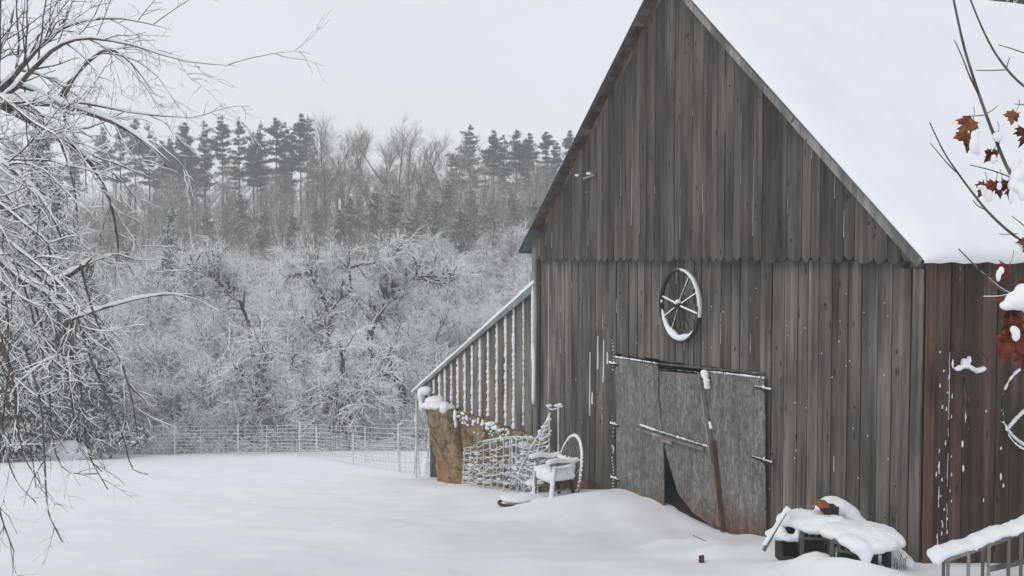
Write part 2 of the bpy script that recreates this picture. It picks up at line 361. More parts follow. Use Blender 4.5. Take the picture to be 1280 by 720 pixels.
# ------------------------------------------------------------------ ground
def sst(a, b, x): t = np.clip((x-a)/(b-a), 0, 1); return t*t*(3-2*t)
DRIFT = [None]; BUMPS = []
def ground(x, y, fine=True):
    x = np.asarray(x, float); y = np.asarray(y, float)
    base = -1.78-.158*np.minimum(y, 46)
    base = np.where(y < 0, -1.78-.05*y, base)
    far = np.interp(y, [46, 56, 75, 100, 125, 142, 160, 220, 700], [0, -1.5, .6, 4.6, 8.8, 11.6, 12.2, 6, -10])
    z = base+far
    z = z+np.where(y > 46, np.sin(x*.045+1)*.9*sst(46, 90, y)+np.sin(x*.11+y*.07)*.4*sst(46, 90, y), 0)
    z = z+.09*np.sin(x*.31+.5)*np.sin(y*.23+1)+.045*np.sin(x*.9+y*.4)*np.sin(y*.7)
    dx = x-C0[0]; dy = y-C0[1]; u = dx*E_[0]+dy*E_[1]; ww = dx*S_[0]+dy*S_[1]
    def G(uc, wc, su, sw, a): return a*np.exp(-((u-uc)/su)**2-((ww-wc)/sw)**2)
    if DRIFT[0] is not None:
        du, dz_ = DRIFT[0]; fo = np.where(ww < -.25, np.exp(-((ww+.25)/1.7)**2), 1)*np.where(u < du[0], np.exp(-((u-du[0])/1.)**2), np.where(u > du[-1], np.exp(-((u-du[-1])/1.5)**2), 1))*np.exp(-(np.maximum(ww, 0)/3)**2)
        z = z+np.interp(u, du, dz_)*fo
        for bx, by, sx_, sy_, a_ in BUMPS: z = z+a_*np.exp(-((x-bx)/sx_)**2-((y-by)/sy_)**2)
    z = z+G(3.1, -1.5, .30, .25, .10)+G(2.6, -1.3, .4, .3, .08)+G(13.5, -1.6, 2.5, 1.1, .12)+G(-.2, -1.2, .5, .5, .06)
    return z
FOOT = [(575, 605), (600, 607), (640, 611), (670, 616), (700, 617), (735, 613), (757, 611), (775, 613), (800, 624), (830, 644), (870, 661), (905, 671), (955, 669), (1000, 680), (1050, 692), (1100, 700), (1150, 708)]
fp = sorted((onwall(x, y, -.25) for x, y in FOOT)); fu_ = np.array([p[0] for p in fp]); fz_ = np.array([p[1] for p in fp])
fxy = np.array([B(a, -.25, 0) for a in fu_]); DRIFT[0] = (fu_, fz_-ground(fxy[:, 0], fxy[:, 1]))
print('drift', np.round(DRIFT[0][1], 2))
def gp(px, py):   # where a sight line meets the snow
    d = ray(px, py); Y = 4.
    while Y < 80:
        p = d*(Y/d[1])
        if p[2] < float(ground(p[0], p[1])): return p
        Y += .02
    return p
nb_ = []
for px, py, sx_, sy_, a_ in ((1018, 708, .24, .22, .12), (1036, 714, .3, .25, .10), (1000, 706, .5, .35, .07), (980, 697, .30, .25, .09), (958, 690, .35, .3, .07), (1060, 718, .3, .25, .04), (1100, 718, .35, .25, .05), (888, 692, .22, .2, .06), (905, 689, .16, .15, .05), (940, 694, .3, .3, .03)):
    p = gp(px, py); nb_.append((p[0], p[1], sx_, sy_, a_))
BUMPS += nb_
def gz(x, y): return float(ground(x, y))
def axis(a, b, fine, lo, hi, r):
    c = list(np.arange(a, b+1e-6, fine)); s = fine
    x = b
    while x < hi: s *= r; x += s; c.append(x)
    s = fine; x = a
    while x > lo: s *= r; x -= s; c.insert(0, x)
    return np.array(c)
xs = axis(-12, 8.5, .11, -165, 165, 1.12); ys = axis(7, 27, .11, -30, 245, 1.06)
X, Y = np.meshgrid(xs, ys, indexing='ij'); Z = ground(X, Y)
nzv = np.zeros(Z.shape)
for i in range(len(xs)):
    if -20 < xs[i] < 11:
        for j in range(len(ys)):
            if 3 < ys[j] < 45: nzv[i, j] = mn.fractal(Vector((xs[i]*.8, ys[j]*.8, 3.)), 1., 2., 4)*.05+mn.noise(Vector((xs[i]*.5, ys[j]*1.6, 7.)))*.02
Z = Z+nzv
V = np.stack([X, Y, Z], -1).reshape(-1, 3); ny = len(ys); idx = np.arange(len(V)).reshape(len(xs), ny)
Fq = np.stack([idx[:-1, :-1], idx[1:, :-1], idx[1:, 1:], idx[:-1, 1:]], -1).reshape(-1, 4)
tag(link('snow_ground', npmesh('snow_ground', V, Fq), GROUND, None, True), kind='structure')

# haze: falling snow and mist
def box_mesh(name, a, b):
    m = MB(); m.prism([(a[0], a[1], a[2]), (b[0], a[1], a[2]), (b[0], b[1], a[2]), (a[0], b[1], a[2])], [(a[0], a[1], b[2]), (b[0], a[1], b[2]), (b[0], b[1], b[2]), (a[0], b[1], b[2])]); return m
hm = bpy.data.materials.new('haze_air'); hm.use_nodes = True; hm.node_tree.nodes.clear()
ho = hm.node_tree.nodes.new('ShaderNodeOutputMaterial'); pv = hm.node_tree.nodes.new('ShaderNodeVolumePrincipled')
pv.inputs['Color'].default_value = (.98, .985, .995, 1); pv.inputs['Density'].default_value = .0020; pv.inputs['Anisotropy'].default_value = .1
hm.node_tree.links.new(pv.outputs[0], ho.inputs['Volume'])
hz_ = box_mesh('haze', (-200, -45, -32), (200, 275, 22)).build('haze', hm); tag(hz_, kind='stuff')

# ------------------------------------------------------------------ snow blobs
CLOUD = bpy.data.textures.new('crumbs', 'CLOUDS'); CLOUD.noise_scale = .045; CLOUD.noise_depth = 3
def blob(name, ells, parent=None, vox=.02, mat_=None, rough=.06, seed=0, smooth_it=5):
    """ells: (center, (rx,ry,rz)); merged by voxel remesh and smoothed"""
    bm = bmesh.new(); o = origin(parent)
    for c, r in ells:
        k = bmesh.ops.create_icosphere(bm, subdivisions=3, radius=1)
        for v in k['verts']:
            p = Vector(v.co); q = 1+mn.noise(p*1.7+Vector((seed, c[0], c[1])))*rough*2.5
            v.co = Vector((p.x*r[0]*q+c[0]-o[0], p.y*r[1]*q+c[1]-o[1], p.z*r[2]*q+c[2]-o[2]))
    me = bpy.data.meshes.new(name); bm.to_mesh(me); bm.free()
    ob = link(name, me, mat_ or SNOW, parent, True)
    m = ob.modifiers.new('r', 'REMESH'); m.mode = 'VOXEL'; m.voxel_size = vox; m.use_smooth_shade = True
    m = ob.modifiers.new('s', 'SMOOTH'); m.factor = .6; m.iterations = smooth_it
    dm = ob.modifiers.new('d', 'DISPLACE'); dm.texture = CLOUD; dm.texture_coords = 'GLOBAL'; dm.strength = vox*.9; dm.mid_level = .5
    return ob
    m = ob.modifiers.new('s', 'SMOOTH'); m.factor = .6; m.iterations = smooth_it
    return ob

# ================================================================== BARN
bb = B(W/2, 0, 0); bloc = np.array([bb[0], bb[1], -4.4])
barn = empty('barn', bloc, 'large weathered grey board barn with steep gable and snowy roof', 'barn')
zs_ = lambda u: -.235-.0125*u           # bottom line of the gable boards
# door polygons on the wall
def wp(pts, w=0): return [onwall(x, y, w) for x, y in pts]
DU0, DU1 = onwall(957, 560)[0], onwall(768, 560)[0]
# front lower wall
m = MB(); sn = MB(); u = .03; random.seed(3); gaps = []
while u < W-.02:
    bw = random.uniform(.19, .30); u2 = min(u+bw, W-.01)
    if W-u2 < .1: u2 = W-.01
    z0 = -6.6
    if DU0+.04 < (u+u2)/2 < DU1-.04: z0 = onwall(0, 0)[1]*0+(-1.83-.026*((u+u2)/2-DU0)) + random.uniform(-.02, .02)
    g = random.choice([.004, .006, .009, .014]); dw = random.uniform(-.006, .006)
    zt = -.02
    lean = random.uniform(-.006, .006)
    m.board([(u+g, z0), (u2-g, z0), (u2-g+lean, zt), (u+g+lean, zt)], dw, dw+.024, rc(.05, .95))
    gaps.append((u2, z0)); u = u2
m.build('front_wall', WALL, barn)
# gable boards with dog-eared ends
m = MB(); u = .0; random.seed(5); ggaps = []
while u < W-.01:
    bw = random.uniform(.16, .34); u2 = min(u+bw, W)
    if W-u2 < .1: u2 = W
    zb = zs_((u+u2)/2)+random.uniform(-.02, .02); ch = random.uniform(.04, .085); cx = random.uniform(.035, .075)
    zt = lambda q: ZE+KS*min(q, W-q)-.004
    g = random.choice([.003, .005, .009]); a, b = u+g, u2-g; d = random.uniform(-.007, .007)
    top = [(b, max(zt(b), zb+ch+.01)), (a, max(zt(a), zb+ch+.01))]
    if a < W/2 < b: top = [(b, zt(b)), (W/2, zt(W/2)), (a, zt(a))]
    m.board([(a, zb+ch), (a+cx, zb+ch*.25), ((a+b)/2, zb), (b-cx, zb+ch*.25), (b, zb+ch)]+top, -.13+d, -.106+d, rc(.05, .9))
    ggaps.append((u2, zb, zt(min(u2, W)))); u = u2
m.build('gable_wall', GABLE, barn)
m = MB(); m.board([(0.1, ZE-.22), (W-.1, ZE-.22), (W-.1, ZE-.04), (.1, ZE-.04)], -.095, -.012, rc()); m.build('girt', DARKI, barn)
# side wall (right) and left wall, back
m = MB(); wv = .0; random.seed(8)
fs = lambda a, b, z: B(-.02+b, a, z)
wv = -.028
first = True
while wv < LB:
    bw = .13 if first else random.uniform(.17, .30); w2 = min(wv+bw, LB); g = random.choice([.003, .006, .011]); d = random.uniform(-.008, .008)
    m.board([(wv+g, -6.6), (w2-g, -6.6), (w2-g, ZE-.02), (wv+g, ZE-.02)], d-.024, d, rc(.0, .8) if not first else (.6, .9, .3, 1), fs); wv = w2; first = False
m.build('side_wall', SIDE, barn)
m = MB()
for k in range(64):
    a = k*.25; m.board([(a+.004, -7.5), (a+.246, -7.5), (a+.246, ZE), (a+.004, ZE)], 0, .024, rc(.1, .9), lambda a, b, z: B(W+b, a, z))
m.build('rear_side_wall', WALL, barn)
m = MB(); u = 0
while u < W:
    u2 = min(u+.26, W); zt = lambda q: ZE+KS*min(q, W-q)
    m.board([(u+.003, -6.6), (u2-.003, -6.6), (u2-.003, zt(u2)), (u+.003, zt(u))], LB-.03, LB, rc(.1, .9)); u = u2
m.build('back_wall', WALL, barn)
# corner post: pale warped board at right corner, thin pale post at left corner
m = MB(); m.board([(.02, -6.6), (.19, -6.6), (.15, -.30), (.0, -.30)], -.052, -.028, (.75, .3, .4, 1)); m.board([(.2, -6.6), (.36, -6.6), (.37, -.30), (.19, -.30)], -.046, -.026, (.6, .35, .8, 1)); m.build('corner_board', WALL, barn)
m = MB(); u0, zt0 = onwall(676, 328); _, zb0 = onwall(676, 505)
m.board([(W-.10, zb0), (W+.07, zb0), (W+.07, ZE-.1), (W-.10, ZE-.1)], -.13, -.10, (.8, .1, .3, 1)); cbo = m.build('corner_board', PALE, barn); tag(cbo, 'pale snow-crusted corner board')
m = MB(); m.board([(W-.10, -7), (W+.05, -7), (W+.05, ZE-.1), (W-.10, ZE-.1)], -.095, -.03, rc()); m.build('corner_post', WALL, barn)
blob('snow', [(B(W-.06+.02*math.sin(z*3), -.15, z), (.045, .05, .22)) for z in np.arange(zb0+.2, zb0+1.0, .12)]+[(B(W-.02, -.15, z), (.035, .03, .2)) for z in np.arange(zb0+1.0, -1.0, .17)], cbo, .02)
# roof: sheathing, metal, rake boards, snow
def rp(u, w, off=0.):   # point on roof plane, off normal to slope
    z = ZE+KS*min(u, W-u); n = math.sqrt(1+KS*KS); s = 1 if u <= W/2 else -1
    return B(u-s*KS/n*off, w, z+off/n)
roofm = MB(); random.seed(12)
for side in (0, 1):
    q = -OS
    while q < W/2-.001:
        q2 = min(q+random.uniform(.13, .2), W/2); of = OF+random.uniform(-.012, .012)
        fu = (lambda v: v) if side == 0 else (lambda v: W-v)
        a = [rp(fu(q+.004), -of, .0), rp(fu(q2-.004), -of, .0), rp(fu(q2-.004), -of, .025), rp(fu(q+.004), -of, .025)]
        b = [rp(fu(q+.004), LB+.3, .0), rp(fu(q2-.004), LB+.3, .0), rp(fu(q2-.004), LB+.3, .025), rp(fu(q+.004), LB+.3, .025)]
        roofm.prism(a, b, rc(.0, 1.)); q = q2
roof = roofm.build('roof', SOFF, barn)
def rpm(u, w, off, side): # like rp but side fixed, ridge safe
    n = math.sqrt(1+KS*KS); v = u if side == 0 else W-u; z = ZE+KS*v; s = 1 if side == 0 else -1
    return B(u-s*KS/n*off, w, z+off/n)
mm = MB()
for side in (0, 1):
    fu = (lambda v: v) if side == 0 else (lambda v: W-v)
    for (w0, w1) in ((-OF-.045, LB+.33),):
        a = [rpm(fu(v), w0, o_, side) for v, o_ in ((-OS-.05, .029), (W/2+(.03 if side == 0 else -.0), .029), (W/2+(.03 if side == 0 else 0), .042), (-OS-.05, .042))]
        b = [rpm(fu(v), w1, o_, side) for v, o_ in ((-OS-.05, .029), (W/2+(.03 if side == 0 else -.0), .029), (W/2+(.03 if side == 0 else 0), .042), (-OS-.05, .042))]
        mm.prism(a, b)
mm.build('metal_sheet', TEAL, roof)
# metal underside at the low end of the left verge
pm = MB(); pm.prism([rpm(W+OS+.02, -OF-.01, -.012, 1), rpm(W+OS+.02, -.1, -.012, 1), rpm(W-.33, -.1, -.012, 1), rpm(W-.33, -OF-.01, -.012, 1)], [rpm(W+OS+.02, -OF-.01, -.003, 1), rpm(W+OS+.02, -.1, -.003, 1), rpm(W-.33, -.1, -.003, 1), rpm(W-.33, -OF-.01, -.003, 1)])
pm.build('metal_panel', TEAL, roof)
pm = MB(); pm.prism([rpm(W+OS+.05, -OF-.02, -.03, 1), rpm(W+OS+.05, -.0, -.03, 1), rpm(W+OS+.02, 0., -.03, 1), rpm(W+OS+.02, -OF-.02, -.03, 1)], [rpm(W+OS+.05, -OF-.02, .027, 1), rpm(W+OS+.05, -.0, .027, 1), rpm(W+OS+.02, 0., .027, 1), rpm(W+OS+.02, -OF-.02, .027, 1)], (.9, .9, .3, 1))
pm.build('eave_board', SOFF, roof)
# inner rake trim along the left (brown) and outer rake fascia on the right in two lapped lengths
rk = MB(); rk.prism([rpm(W+.1, -.13, -.09, 1), rpm(W/2, -.13, -.09, 1), rpm(W/2, -.13, -.004, 1), rpm(W+.1, -.13, -.004, 1)], [rpm(W+.1, -.095, -.09, 1), rpm(W/2, -.095, -.09, 1), rpm(W/2, -.095, -.004, 1), rpm(W+.1, -.095, -.004, 1)], (.7, 1., .2, 1)); rk.build('rake_board', SOFF, roof)
def rake(v0, v1, o0, o1, w0, w1, c):
    k = MB(); k.prism([rpm(v0, w0, o0, 0), rpm(v1, w0, o0, 0), rpm(v1, w0, o1, 0), rpm(v0, w0, o1, 0)], [rpm(v0, w1, o0, 0), rpm(v1, w1, o0, 0), rpm(v1, w1, o1, 0), rpm(v0, w1, o1, 0)], c); return k.build('rake_board', GREYW, roof)
rake(-OS-.01, 2.05, -.125, -.003, -OF+.02, -OF+.045, (.7, .2, .3, 1)); rake(2.0, W/2, -.10, -.001, -OF-.012, -OF+.014, (.5, .3, .9, 1))
def roof_snow(side):
    nu, nw = 110, 300
    va = np.concatenate([np.linspace(-OS-.09, -OS+.25, 14), np.linspace(-OS+.3, W/2+.03, nu)]); wa = np.concatenate([np.linspace(-OF-.035, -OF+.3, 16), np.linspace(-OF+.36, LB+.3, nw)])
    V = []; 
    for v in va:
        for ww in wa:
            d = ww+OF+.035; e = v+OS+.09; n1 = mn.noise(Vector((v*.7, ww*.5, 5.+side*9)))
            t = .012+.11*(1-math.exp(-d/.17)); t = t+.02*n1*(1-math.exp(-d/.3))+.02*(1-math.exp(-d/.1))*mn.noise(Vector((v*2.5, ww*3, 1.)))*.5
            t *= 1-.5*min(1, max(e, 0)/3.5)
            t *= min(1, .25+.75*math.sqrt(min(1, max(e, 0)/.09)))
            t += .012*mn.noise(Vector((v*5, ww*5, 2.)))*(1 if d < .3 or e < .3 else .5)
            t = max(t, .006)
            V.append(rpm(v if side == 0 else W-v, ww, .044+t, side))
    V = np.array(V); n1_, n2_ = len(va), len(wa); idx = np.arange(n1_*n2_).reshape(n1_, n2_)
    Fq = np.stack([idx[:-1, :-1], idx[1:, :-1], idx[1:, 1:], idx[:-1, 1:]], -1).reshape(-1, 4)
    if side == 1: Fq = Fq[:, ::-1]
    # skirts at eave and verges
    base = np.array([rpm(v if side == 0 else W-v, ww, .038, side) for v in va for ww in (wa[0], wa[-1])]).reshape(n1_, 2, 3)
    eb = np.array([rpm(va[0] if side == 0 else W-va[0], ww, .02 + .014*mn.noise(Vector((ww*6, 0, 0)))-.05*abs(mn.noise(Vector((ww*1.7, 0, 4)))), side) for ww in wa])
    k = len(V); Vs = [V, base[:, 0], base[:, 1], eb]; n = n1_
    F2 = []
    for i in range(n-1): F2.append((idx[i, 0], k+i, k+i+1, idx[i+1, 0])); F2.append((idx[i, -1], idx[i+1, -1], k+n+i+1, k+n+i))
    for j in range(n2_-1): F2.append((idx[0, j], idx[0, j+1], k+2*n+j+1, k+2*n+j))
    return np.concatenate(Vs), np.concatenate([Fq, np.array(F2)])
L = [roof_snow(0), roof_snow(1)]; V, Fq = merge(L)
rs = link('roof_snow', npmesh('roof_snow', V-origin(roof), Fq), m_snow('roof_snow_mat', .7, .15), roof, True)
tube_mesh('roof_ridge_snow', [([rp(W/2, -OF-.02, .05), rp(W/2, LB*.5, .05), rp(W/2, LB+.3, .05)], .05, .05)], SNOW, roof)
# snow stuck in the cracks of the front wall
def crack(pts, r, name='crack_snow'): return
cr_paths = []
random.seed(21)
for (uu, z0) in gaps:
    if uu > W-.1: continue
    if random.random() < .38:
        for _ in range(random.randint(1, 3)):
            za = random.uniform(max(z0, -4.4), -.6); ln = random.uniform(.05, .4)
            n_ = max(3, int(ln/.06)); cr_paths.append(([B(uu+random.uniform(-.004, .004), -.002, za+ln*i/n_) for i in range(n_)], .003, .0015))
for (uu, zb, zt) in ggaps:
    if random.random() < .5 and zt-zb > .6:
        za = random.uniform(zb+.1, zt-.3); ln = random.uniform(.1, min(1.2, zt-za)); n_ = max(3, int(ln/.08))
        cr_paths.append(([B(uu+random.uniform(-.003, .003), -.132, za+ln*i/n_) for i in range(n_)], .0022, .001))
for px, y0, y1, r in ((738, 440, 520, .012), (748, 420, 462, .016), (755, 425, 478, .014), (741, 490, 505, .02), (760, 440, 455, .02), (686, 330, 500, .006), (1043, 570, 590, .004)):
    uu, a = onwall(px, y0); _, b = onwall(px, y1)
    cr_paths.append(([B(uu+random.uniform(-.006, .006), -.008, a+(b-a)*k/6) for k in range(7)], r*.6, r))
tube_mesh('crack_snow', cr_paths, SNOW, barn, 5, K=10)
cp = []
for px, y0, y1, r in ((1183, 440, 700, .006), (1170, 560, 690, .01), (1207, 490, 550, .008), (1196, 330, 400, .005), (1248, 400, 440, .005)):
    ww, a = onside(px, y0); _, b = onside(px, y1)
    pz = np.linspace(a, b, 26)
    for q_ in range(0, 24, 3):
        if random.random() < .62: cp.append(([B(-.05, ww+random.uniform(-.006, .006), z) for z in pz[q_:q_+random.choice([2, 3, 4])]], r*random.uniform(.2, .6), r*random.uniform(.3, .8)))
for _ in range(30):
    px = random.choice([1170, 1172, 1183, 1176, 1226, 1251]); py = random.uniform(440, 690); ww, a = onside(px+random.uniform(-4, 4), py)
    cp.append(([B(-.05, ww, a), B(-.05, ww+.004, a+random.uniform(.02, .06))], .009, .004))
tube_mesh('crack_snow', cp, SNOW, barn, 5)
# bits on boards: knots holding snow near the gable's left
bits = [((723, 219), .05), ((738, 217), .06), ((734, 240), .02), ((1008, 410), .02), ((868, 360), .02)]
blob('caught_snow', [(B(*((lambda q: (q[0], -.15, q[1]))(onwall(*p, -.13)))), (r*1.1, r*.6, r*.5)) for p, r in bits], barn, .012)
m = MB()
for px, py in ((735, 222),):
    q = onwall(px, py, -.13); m.bar(B(q[0]+.12, -.15, q[1]-.01), B(q[0]-.3, -.15, q[1]+.03), .03, .03, rc())
m.build('bracket', GREYW, barn)

# ---- doors
def door(pts, w0, w1, c, lab=None):
    m = MB(); m.board(wp(pts, w0), w0, w1, c); d = m.build('door', OSB, barn)
    if lab: tag(d, lab)
    return d
d1 = door([(769, 447), (822, 457), (823, 500), (829, 552), (830, 652), (771, 625)], -.075, -.057, (.1, .2, .3, 1), 'narrow left strand board leaf, nearly upright')
d2 = door([(817, 463), (884, 469), (912, 664), (888, 656), (866, 641), (847, 616), (829, 554), (821, 500)], -.052, -.034, (.6, .7, .1, 1), 'middle strand board leaf with torn lower corner')
d3 = door([(884, 466), (955, 472), (957, 672), (911, 667)], -.07, -.052, (.9, .4, .8, 1), 'right strand board leaf hung on long hinges')
def stroke(pts, r, w, n=None):
    q = [onwall(x, y, w) for x, y in pts]; return ([B(a, w, z) for a, z in q], r, r*.8)
def lumpy(name, pts, r, w, parent, seed=0, vox=.013):
    q = np.array([B(*((lambda t: (t[0], w, t[1]))(onwall(x, y, w)))) for x, y in pts]); P = smooth_path(q, max(6, int(np.linalg.norm(q[-1]-q[0])/.05)))
    rr = random.Random(seed)
    return blob(name, [(p, (r*rr.uniform(.8, 1.5), r*rr.uniform(.8, 1.3), r*rr.uniform(.6, 1.25))) for p in P], parent, vox)
lumpy('snow', [(770, 446), (790, 449), (820, 454)], .022, -.075, d1, 1)
lumpy('snow', [(820, 462), (850, 463), (878, 466)], .012, -.05, d2, 2)
lumpy('snow', [(884, 464), (920, 468), (954, 472)], .020, -.075, d3, 3)
# slanting latch bar with snow on left/middle leaves, and its broken piece
m = MB(); m.bar(B(*[onwall(800, 535)[0], -.10, onwall(800, 535)[1]]), B(*[onwall(886, 561)[0], -.09, onwall(886, 561)[1]]), .03, .05, rc(.4, .7)); m.bar(B(onwall(821, 546)[0], -.085, onwall(821, 546)[1]), B(onwall(846, 553)[0], -.085, onwall(846, 553)[1]), .02, .06, (.9, 1, .2, 1)); lb = m.build('latch_bar', GREYW, d1)
lumpy('snow', [(801, 531), (818, 537), (850, 547), (886, 558)], .022, -.115, d1, 4)
# red slanting brace
m = MB(); a = onwall(882, 466); b = onwall(911, 664); mid = onwall(898, 580)
m.bar(B(a[0], -.10, a[1]), B(mid[0], -.10, mid[1]), .04, .065, (.4, .2, .3, 1), up=tuple(-S_)); br = m.build('brace', GREYW, d3)
m = MB(); m.bar(B(mid[0], -.10, mid[1]+.35), B(b[0]+.0, -.10, b[1]), .036, .06, (.6, .7, .5, 1), up=tuple(-S_)); br2 = m.build('brace', REDW, d3); tag(br2, 'reddish lower end of the slanting door brace')
lumpy('snow', [(880, 466), (883, 474), (884, 484)], .045, -.14, d3, 5); lumpy('snow', [(887, 528), (889, 535)], .022, -.14, d3, 6)
# hinges: long tapered straps on the right leaf, snow capped; stubby ones at left
def hinge(px, py, dirn, ln, parent):
    u, z = onwall(px, py, -.09); m = MB()
    m.board([(u, z-.025), (u, z+.03), (u+dirn*ln, z+.008), (u+dirn*ln, z-.008)], -.085, -.077, rc()); m.board([(u-dirn*.015, z-.05), (u+dirn*.015, z-.05), (u+dirn*.015, z+.05), (u-dirn*.015, z+.05)], -.098, -.086, rc())
    m.board([(u-dirn*.02, z-.02), (u-dirn*.02, z+.02), (u-dirn*.2, z+.01), (u-dirn*.2, z-.012)], -.085, -.077, rc())
    h = m.build('hinge', IRON, parent)
    blob('snow', [(B(u+dirn*t, -.10, z+.03), (.022, .014, .006+.009*(1-t/ln))) for t in np.linspace(-.15, ln*.75, 9)]+[(B(u, -.1, z+.05), (.018, .018, .02))], parent, .01)
    return h
hinge(955, 487, 1, .24, d3); hinge(956, 577, 1, .34, d3)
for px, py in ((768, 456), (769, 532), (770, 600)):
    hinge(px, py, -1, .12, d1)
for k, (y0, y1) in enumerate(((425, 462), (520, 545), (556, 566), (572, 608))):
    lumpy('snow', [(765, y0), (767, (y0+y1)/2), (766, y1)], .014, -.06, d1, 30+k, .009)
# header snow line
m = MB(); a = onwall(818, 455); b = onwall(957, 471)
m.board([(a[0], a[1]-.0), (b[0], b[1]+.03), (b[0], b[1]+.06), (a[0], a[1]+.03)], -.03, -.004, rc(.4, .9)); m.build('door_header', WALL, barn)
# crumbled foundation sill along left part
m = MB(); m.board([(7.3, -5.2), (W+.2, -5.4), (W+.2, -4.62), (9.2, -4.5), (8.2, -4.38), (7.3, -4.42)], -.05, -.012, rc()); m.build('sill', m_plain('rotted_sill', (.07, .045, .03), (.16, .10, .06), 4, .95), barn)

fl = []  # barn dirt floor, raised and near-black to put shade into the door gap
ua, wa_ = np.linspace(.1, W-.1, 60), np.concatenate([[.03], np.linspace(.4, LB-.1, 15)])
for a in ua:
    for b in wa_: p = B(a, b, 0); fl.append((p[0], p[1], gz(p[0], p[1])+(.14 if b > .2 else .025)))
ix = np.arange(len(fl)).reshape(60, 16); link('gap_shade_floor', npmesh('gap_shade_floor', np.array(fl)-origin(barn), np.stack([ix[:-1, :-1], ix[:-1, 1:], ix[1:, 1:], ix[1:, :-1]], -1).reshape(-1, 4)), DARKI, barn)
# ---- lean-to on the left: boards, edge trim, snow strips, roof
lu0 = W+.02; lt = onwall(668, 361); le = onwall(523, 489)
kz = (le[1]-lt[1])/(le[0]-lt[0]); LT = lambda u: lt[1]+kz*(u-lt[0])
botpts = sorted([onwall(x, y) for x, y in ((524, 496), (545, 498), (560, 514), (600, 525), (640, 535), (672, 545), (690, 560))])
bu = [p[0] for p in botpts]; bz = [p[1] for p in botpts]; bu[0] = min(bu[0], lu0)
random.seed(14); m = MB(); u = lu0; strips = []; rr = random.Random(2)
edges = [onwall(x, 450)[0] for x in (666, 655, 643, 633, 622, 611, 601, 591, 582, 573, 565, 557, 550, 543, 537, 531, 526, 523)]
us = [lu0]+edges
for a, b in zip(us[:-1], us[1:]):
    if b-a < .05: continue
    g = .012; z0 = np.interp((a+b)/2, bu, bz)+random.uniform(-.05, .04); d = random.uniform(-.01, .01)
    m.board([(a+g, z0), (b-g, z0+random.uniform(-.03, .03)), (b-g, LT(b)), (a+g, LT(a))], d, d+.025, rc(.2, 1.))
    strips.append((b, z0))
lw = m.build('lean_to_wall', LEAN, barn)
sp = []; srs = []
L = []
for i, (uu, z0) in enumerate(strips):
    zt = LT(uu)-.03; K = max(8, int((zt-z0)/.035))
    if i in (0,): continue
    zz = np.linspace(z0+random.uniform(-.1, .1), zt, K); w_ = .046 if 2 <= i <= 13 else .024
    P = np.array([B(uu+random.uniform(-.008, .008), -.012, z) for z in zz])[None]
    R = np.array([w_*random.uniform(.45, 1.25)*(1 if k > 2 else 1.1) for k in range(K)])[None]; R[0, -1] = .004; R[0, 0] = .004
    L.append(tubes(P, R, 6))
V, Fq = merge(L); link('batten_snow', npmesh('batten_snow', V-origin(lw), Fq), SNOW, lw, True)
# roof slab of the lean-to
m = MB(); LW = 9.
m.board([(lu0-.1, LT(lu0-.1)), (le[0]+.15, LT(le[0]+.15)), (le[0]+.15, LT(le[0]+.15)+.04), (lu0-.1, LT(lu0-.1)+.04)], -.10, LW, rc()); lr = m.build('lean_to_roof', GALV, barn)
fm = MB(); a_, b_ = lt[0]-.25, onwall(594, 425)[0]
fm.board([(lu0, LT(lu0)-.13), (b_, LT(b_)-.05), (b_, LT(b_)+.03), (lu0, LT(lu0)+.05)], -.125, -.10, rc()); fm.build('flashing', GALV, lr)
fm = MB(); fm.board([(b_+.0, LT(b_)-.045), (le[0]+.15, LT(le[0]+.15)-.03), (le[0]+.15, LT(le[0]+.15)+.02), (b_, LT(b_)+.03)], -.12, -.098, rc(.7, 1)); fm.build('fascia', PALE, lr)
nu, nw = 90, 40; V = []
for i, uu in enumerate(np.linspace(lu0-.05, le[0]+.22, nu)):
    for j, ww in enumerate(np.linspace(-.14, LW, nw)):
        e = (ww+.14); t = .05+.05*(1-math.exp(-e/.2))+.02*mn.noise(Vector((uu*1.5, ww*2, 3))); V.append(B(uu, ww, LT(uu)+.04+t))
    V.append(B(uu, -.13, LT(uu)+.03))
idx = np.arange(len(V)).reshape(nu, nw+1); o_ = np.concatenate([idx[:, -1:], idx[:, :-1]], 1)
Fq = np.stack([o_[:-1, :-1], o_[1:, :-1], o_[1:, 1:], o_[:-1, 1:]], -1).reshape(-1, 4)
link('roof_snow', npmesh('roof_snow', np.array(V)-origin(lr), Fq), SNOW, lr, True)
# lean-to back & end walls (dark interior)
m = MB(); m.board([(lu0, -8), (le[0], -8), (le[0], LT(le[0])), (lu0, LT(lu0))], LW-.2, LW-.17, rc()); m.board([(lu0, -8), (lu0+.02, -8), (lu0+.02, -1.4), (lu0, -1.4)], .1, LW-.2, rc()); m.board([(le[0]-.1, -8.), (le[0]-.07, -8.), (le[0]-.07, LT(le[0]-.1)), (le[0]-.1, LT(le[0]-.1))], .3, LW-.2, rc(.2, .6)); m.build('lean_to_wall', LEAN, barn)
# snowy end post of the lean-to
tube_mesh('end_post', [([B(le[0]+.02, -.05, LT(le[0])-.02), B(le[0]+.02, -.05, -4.3), B(le[0]-.1, -.1, -6.6)], .028, .022)], WIRE, barn)

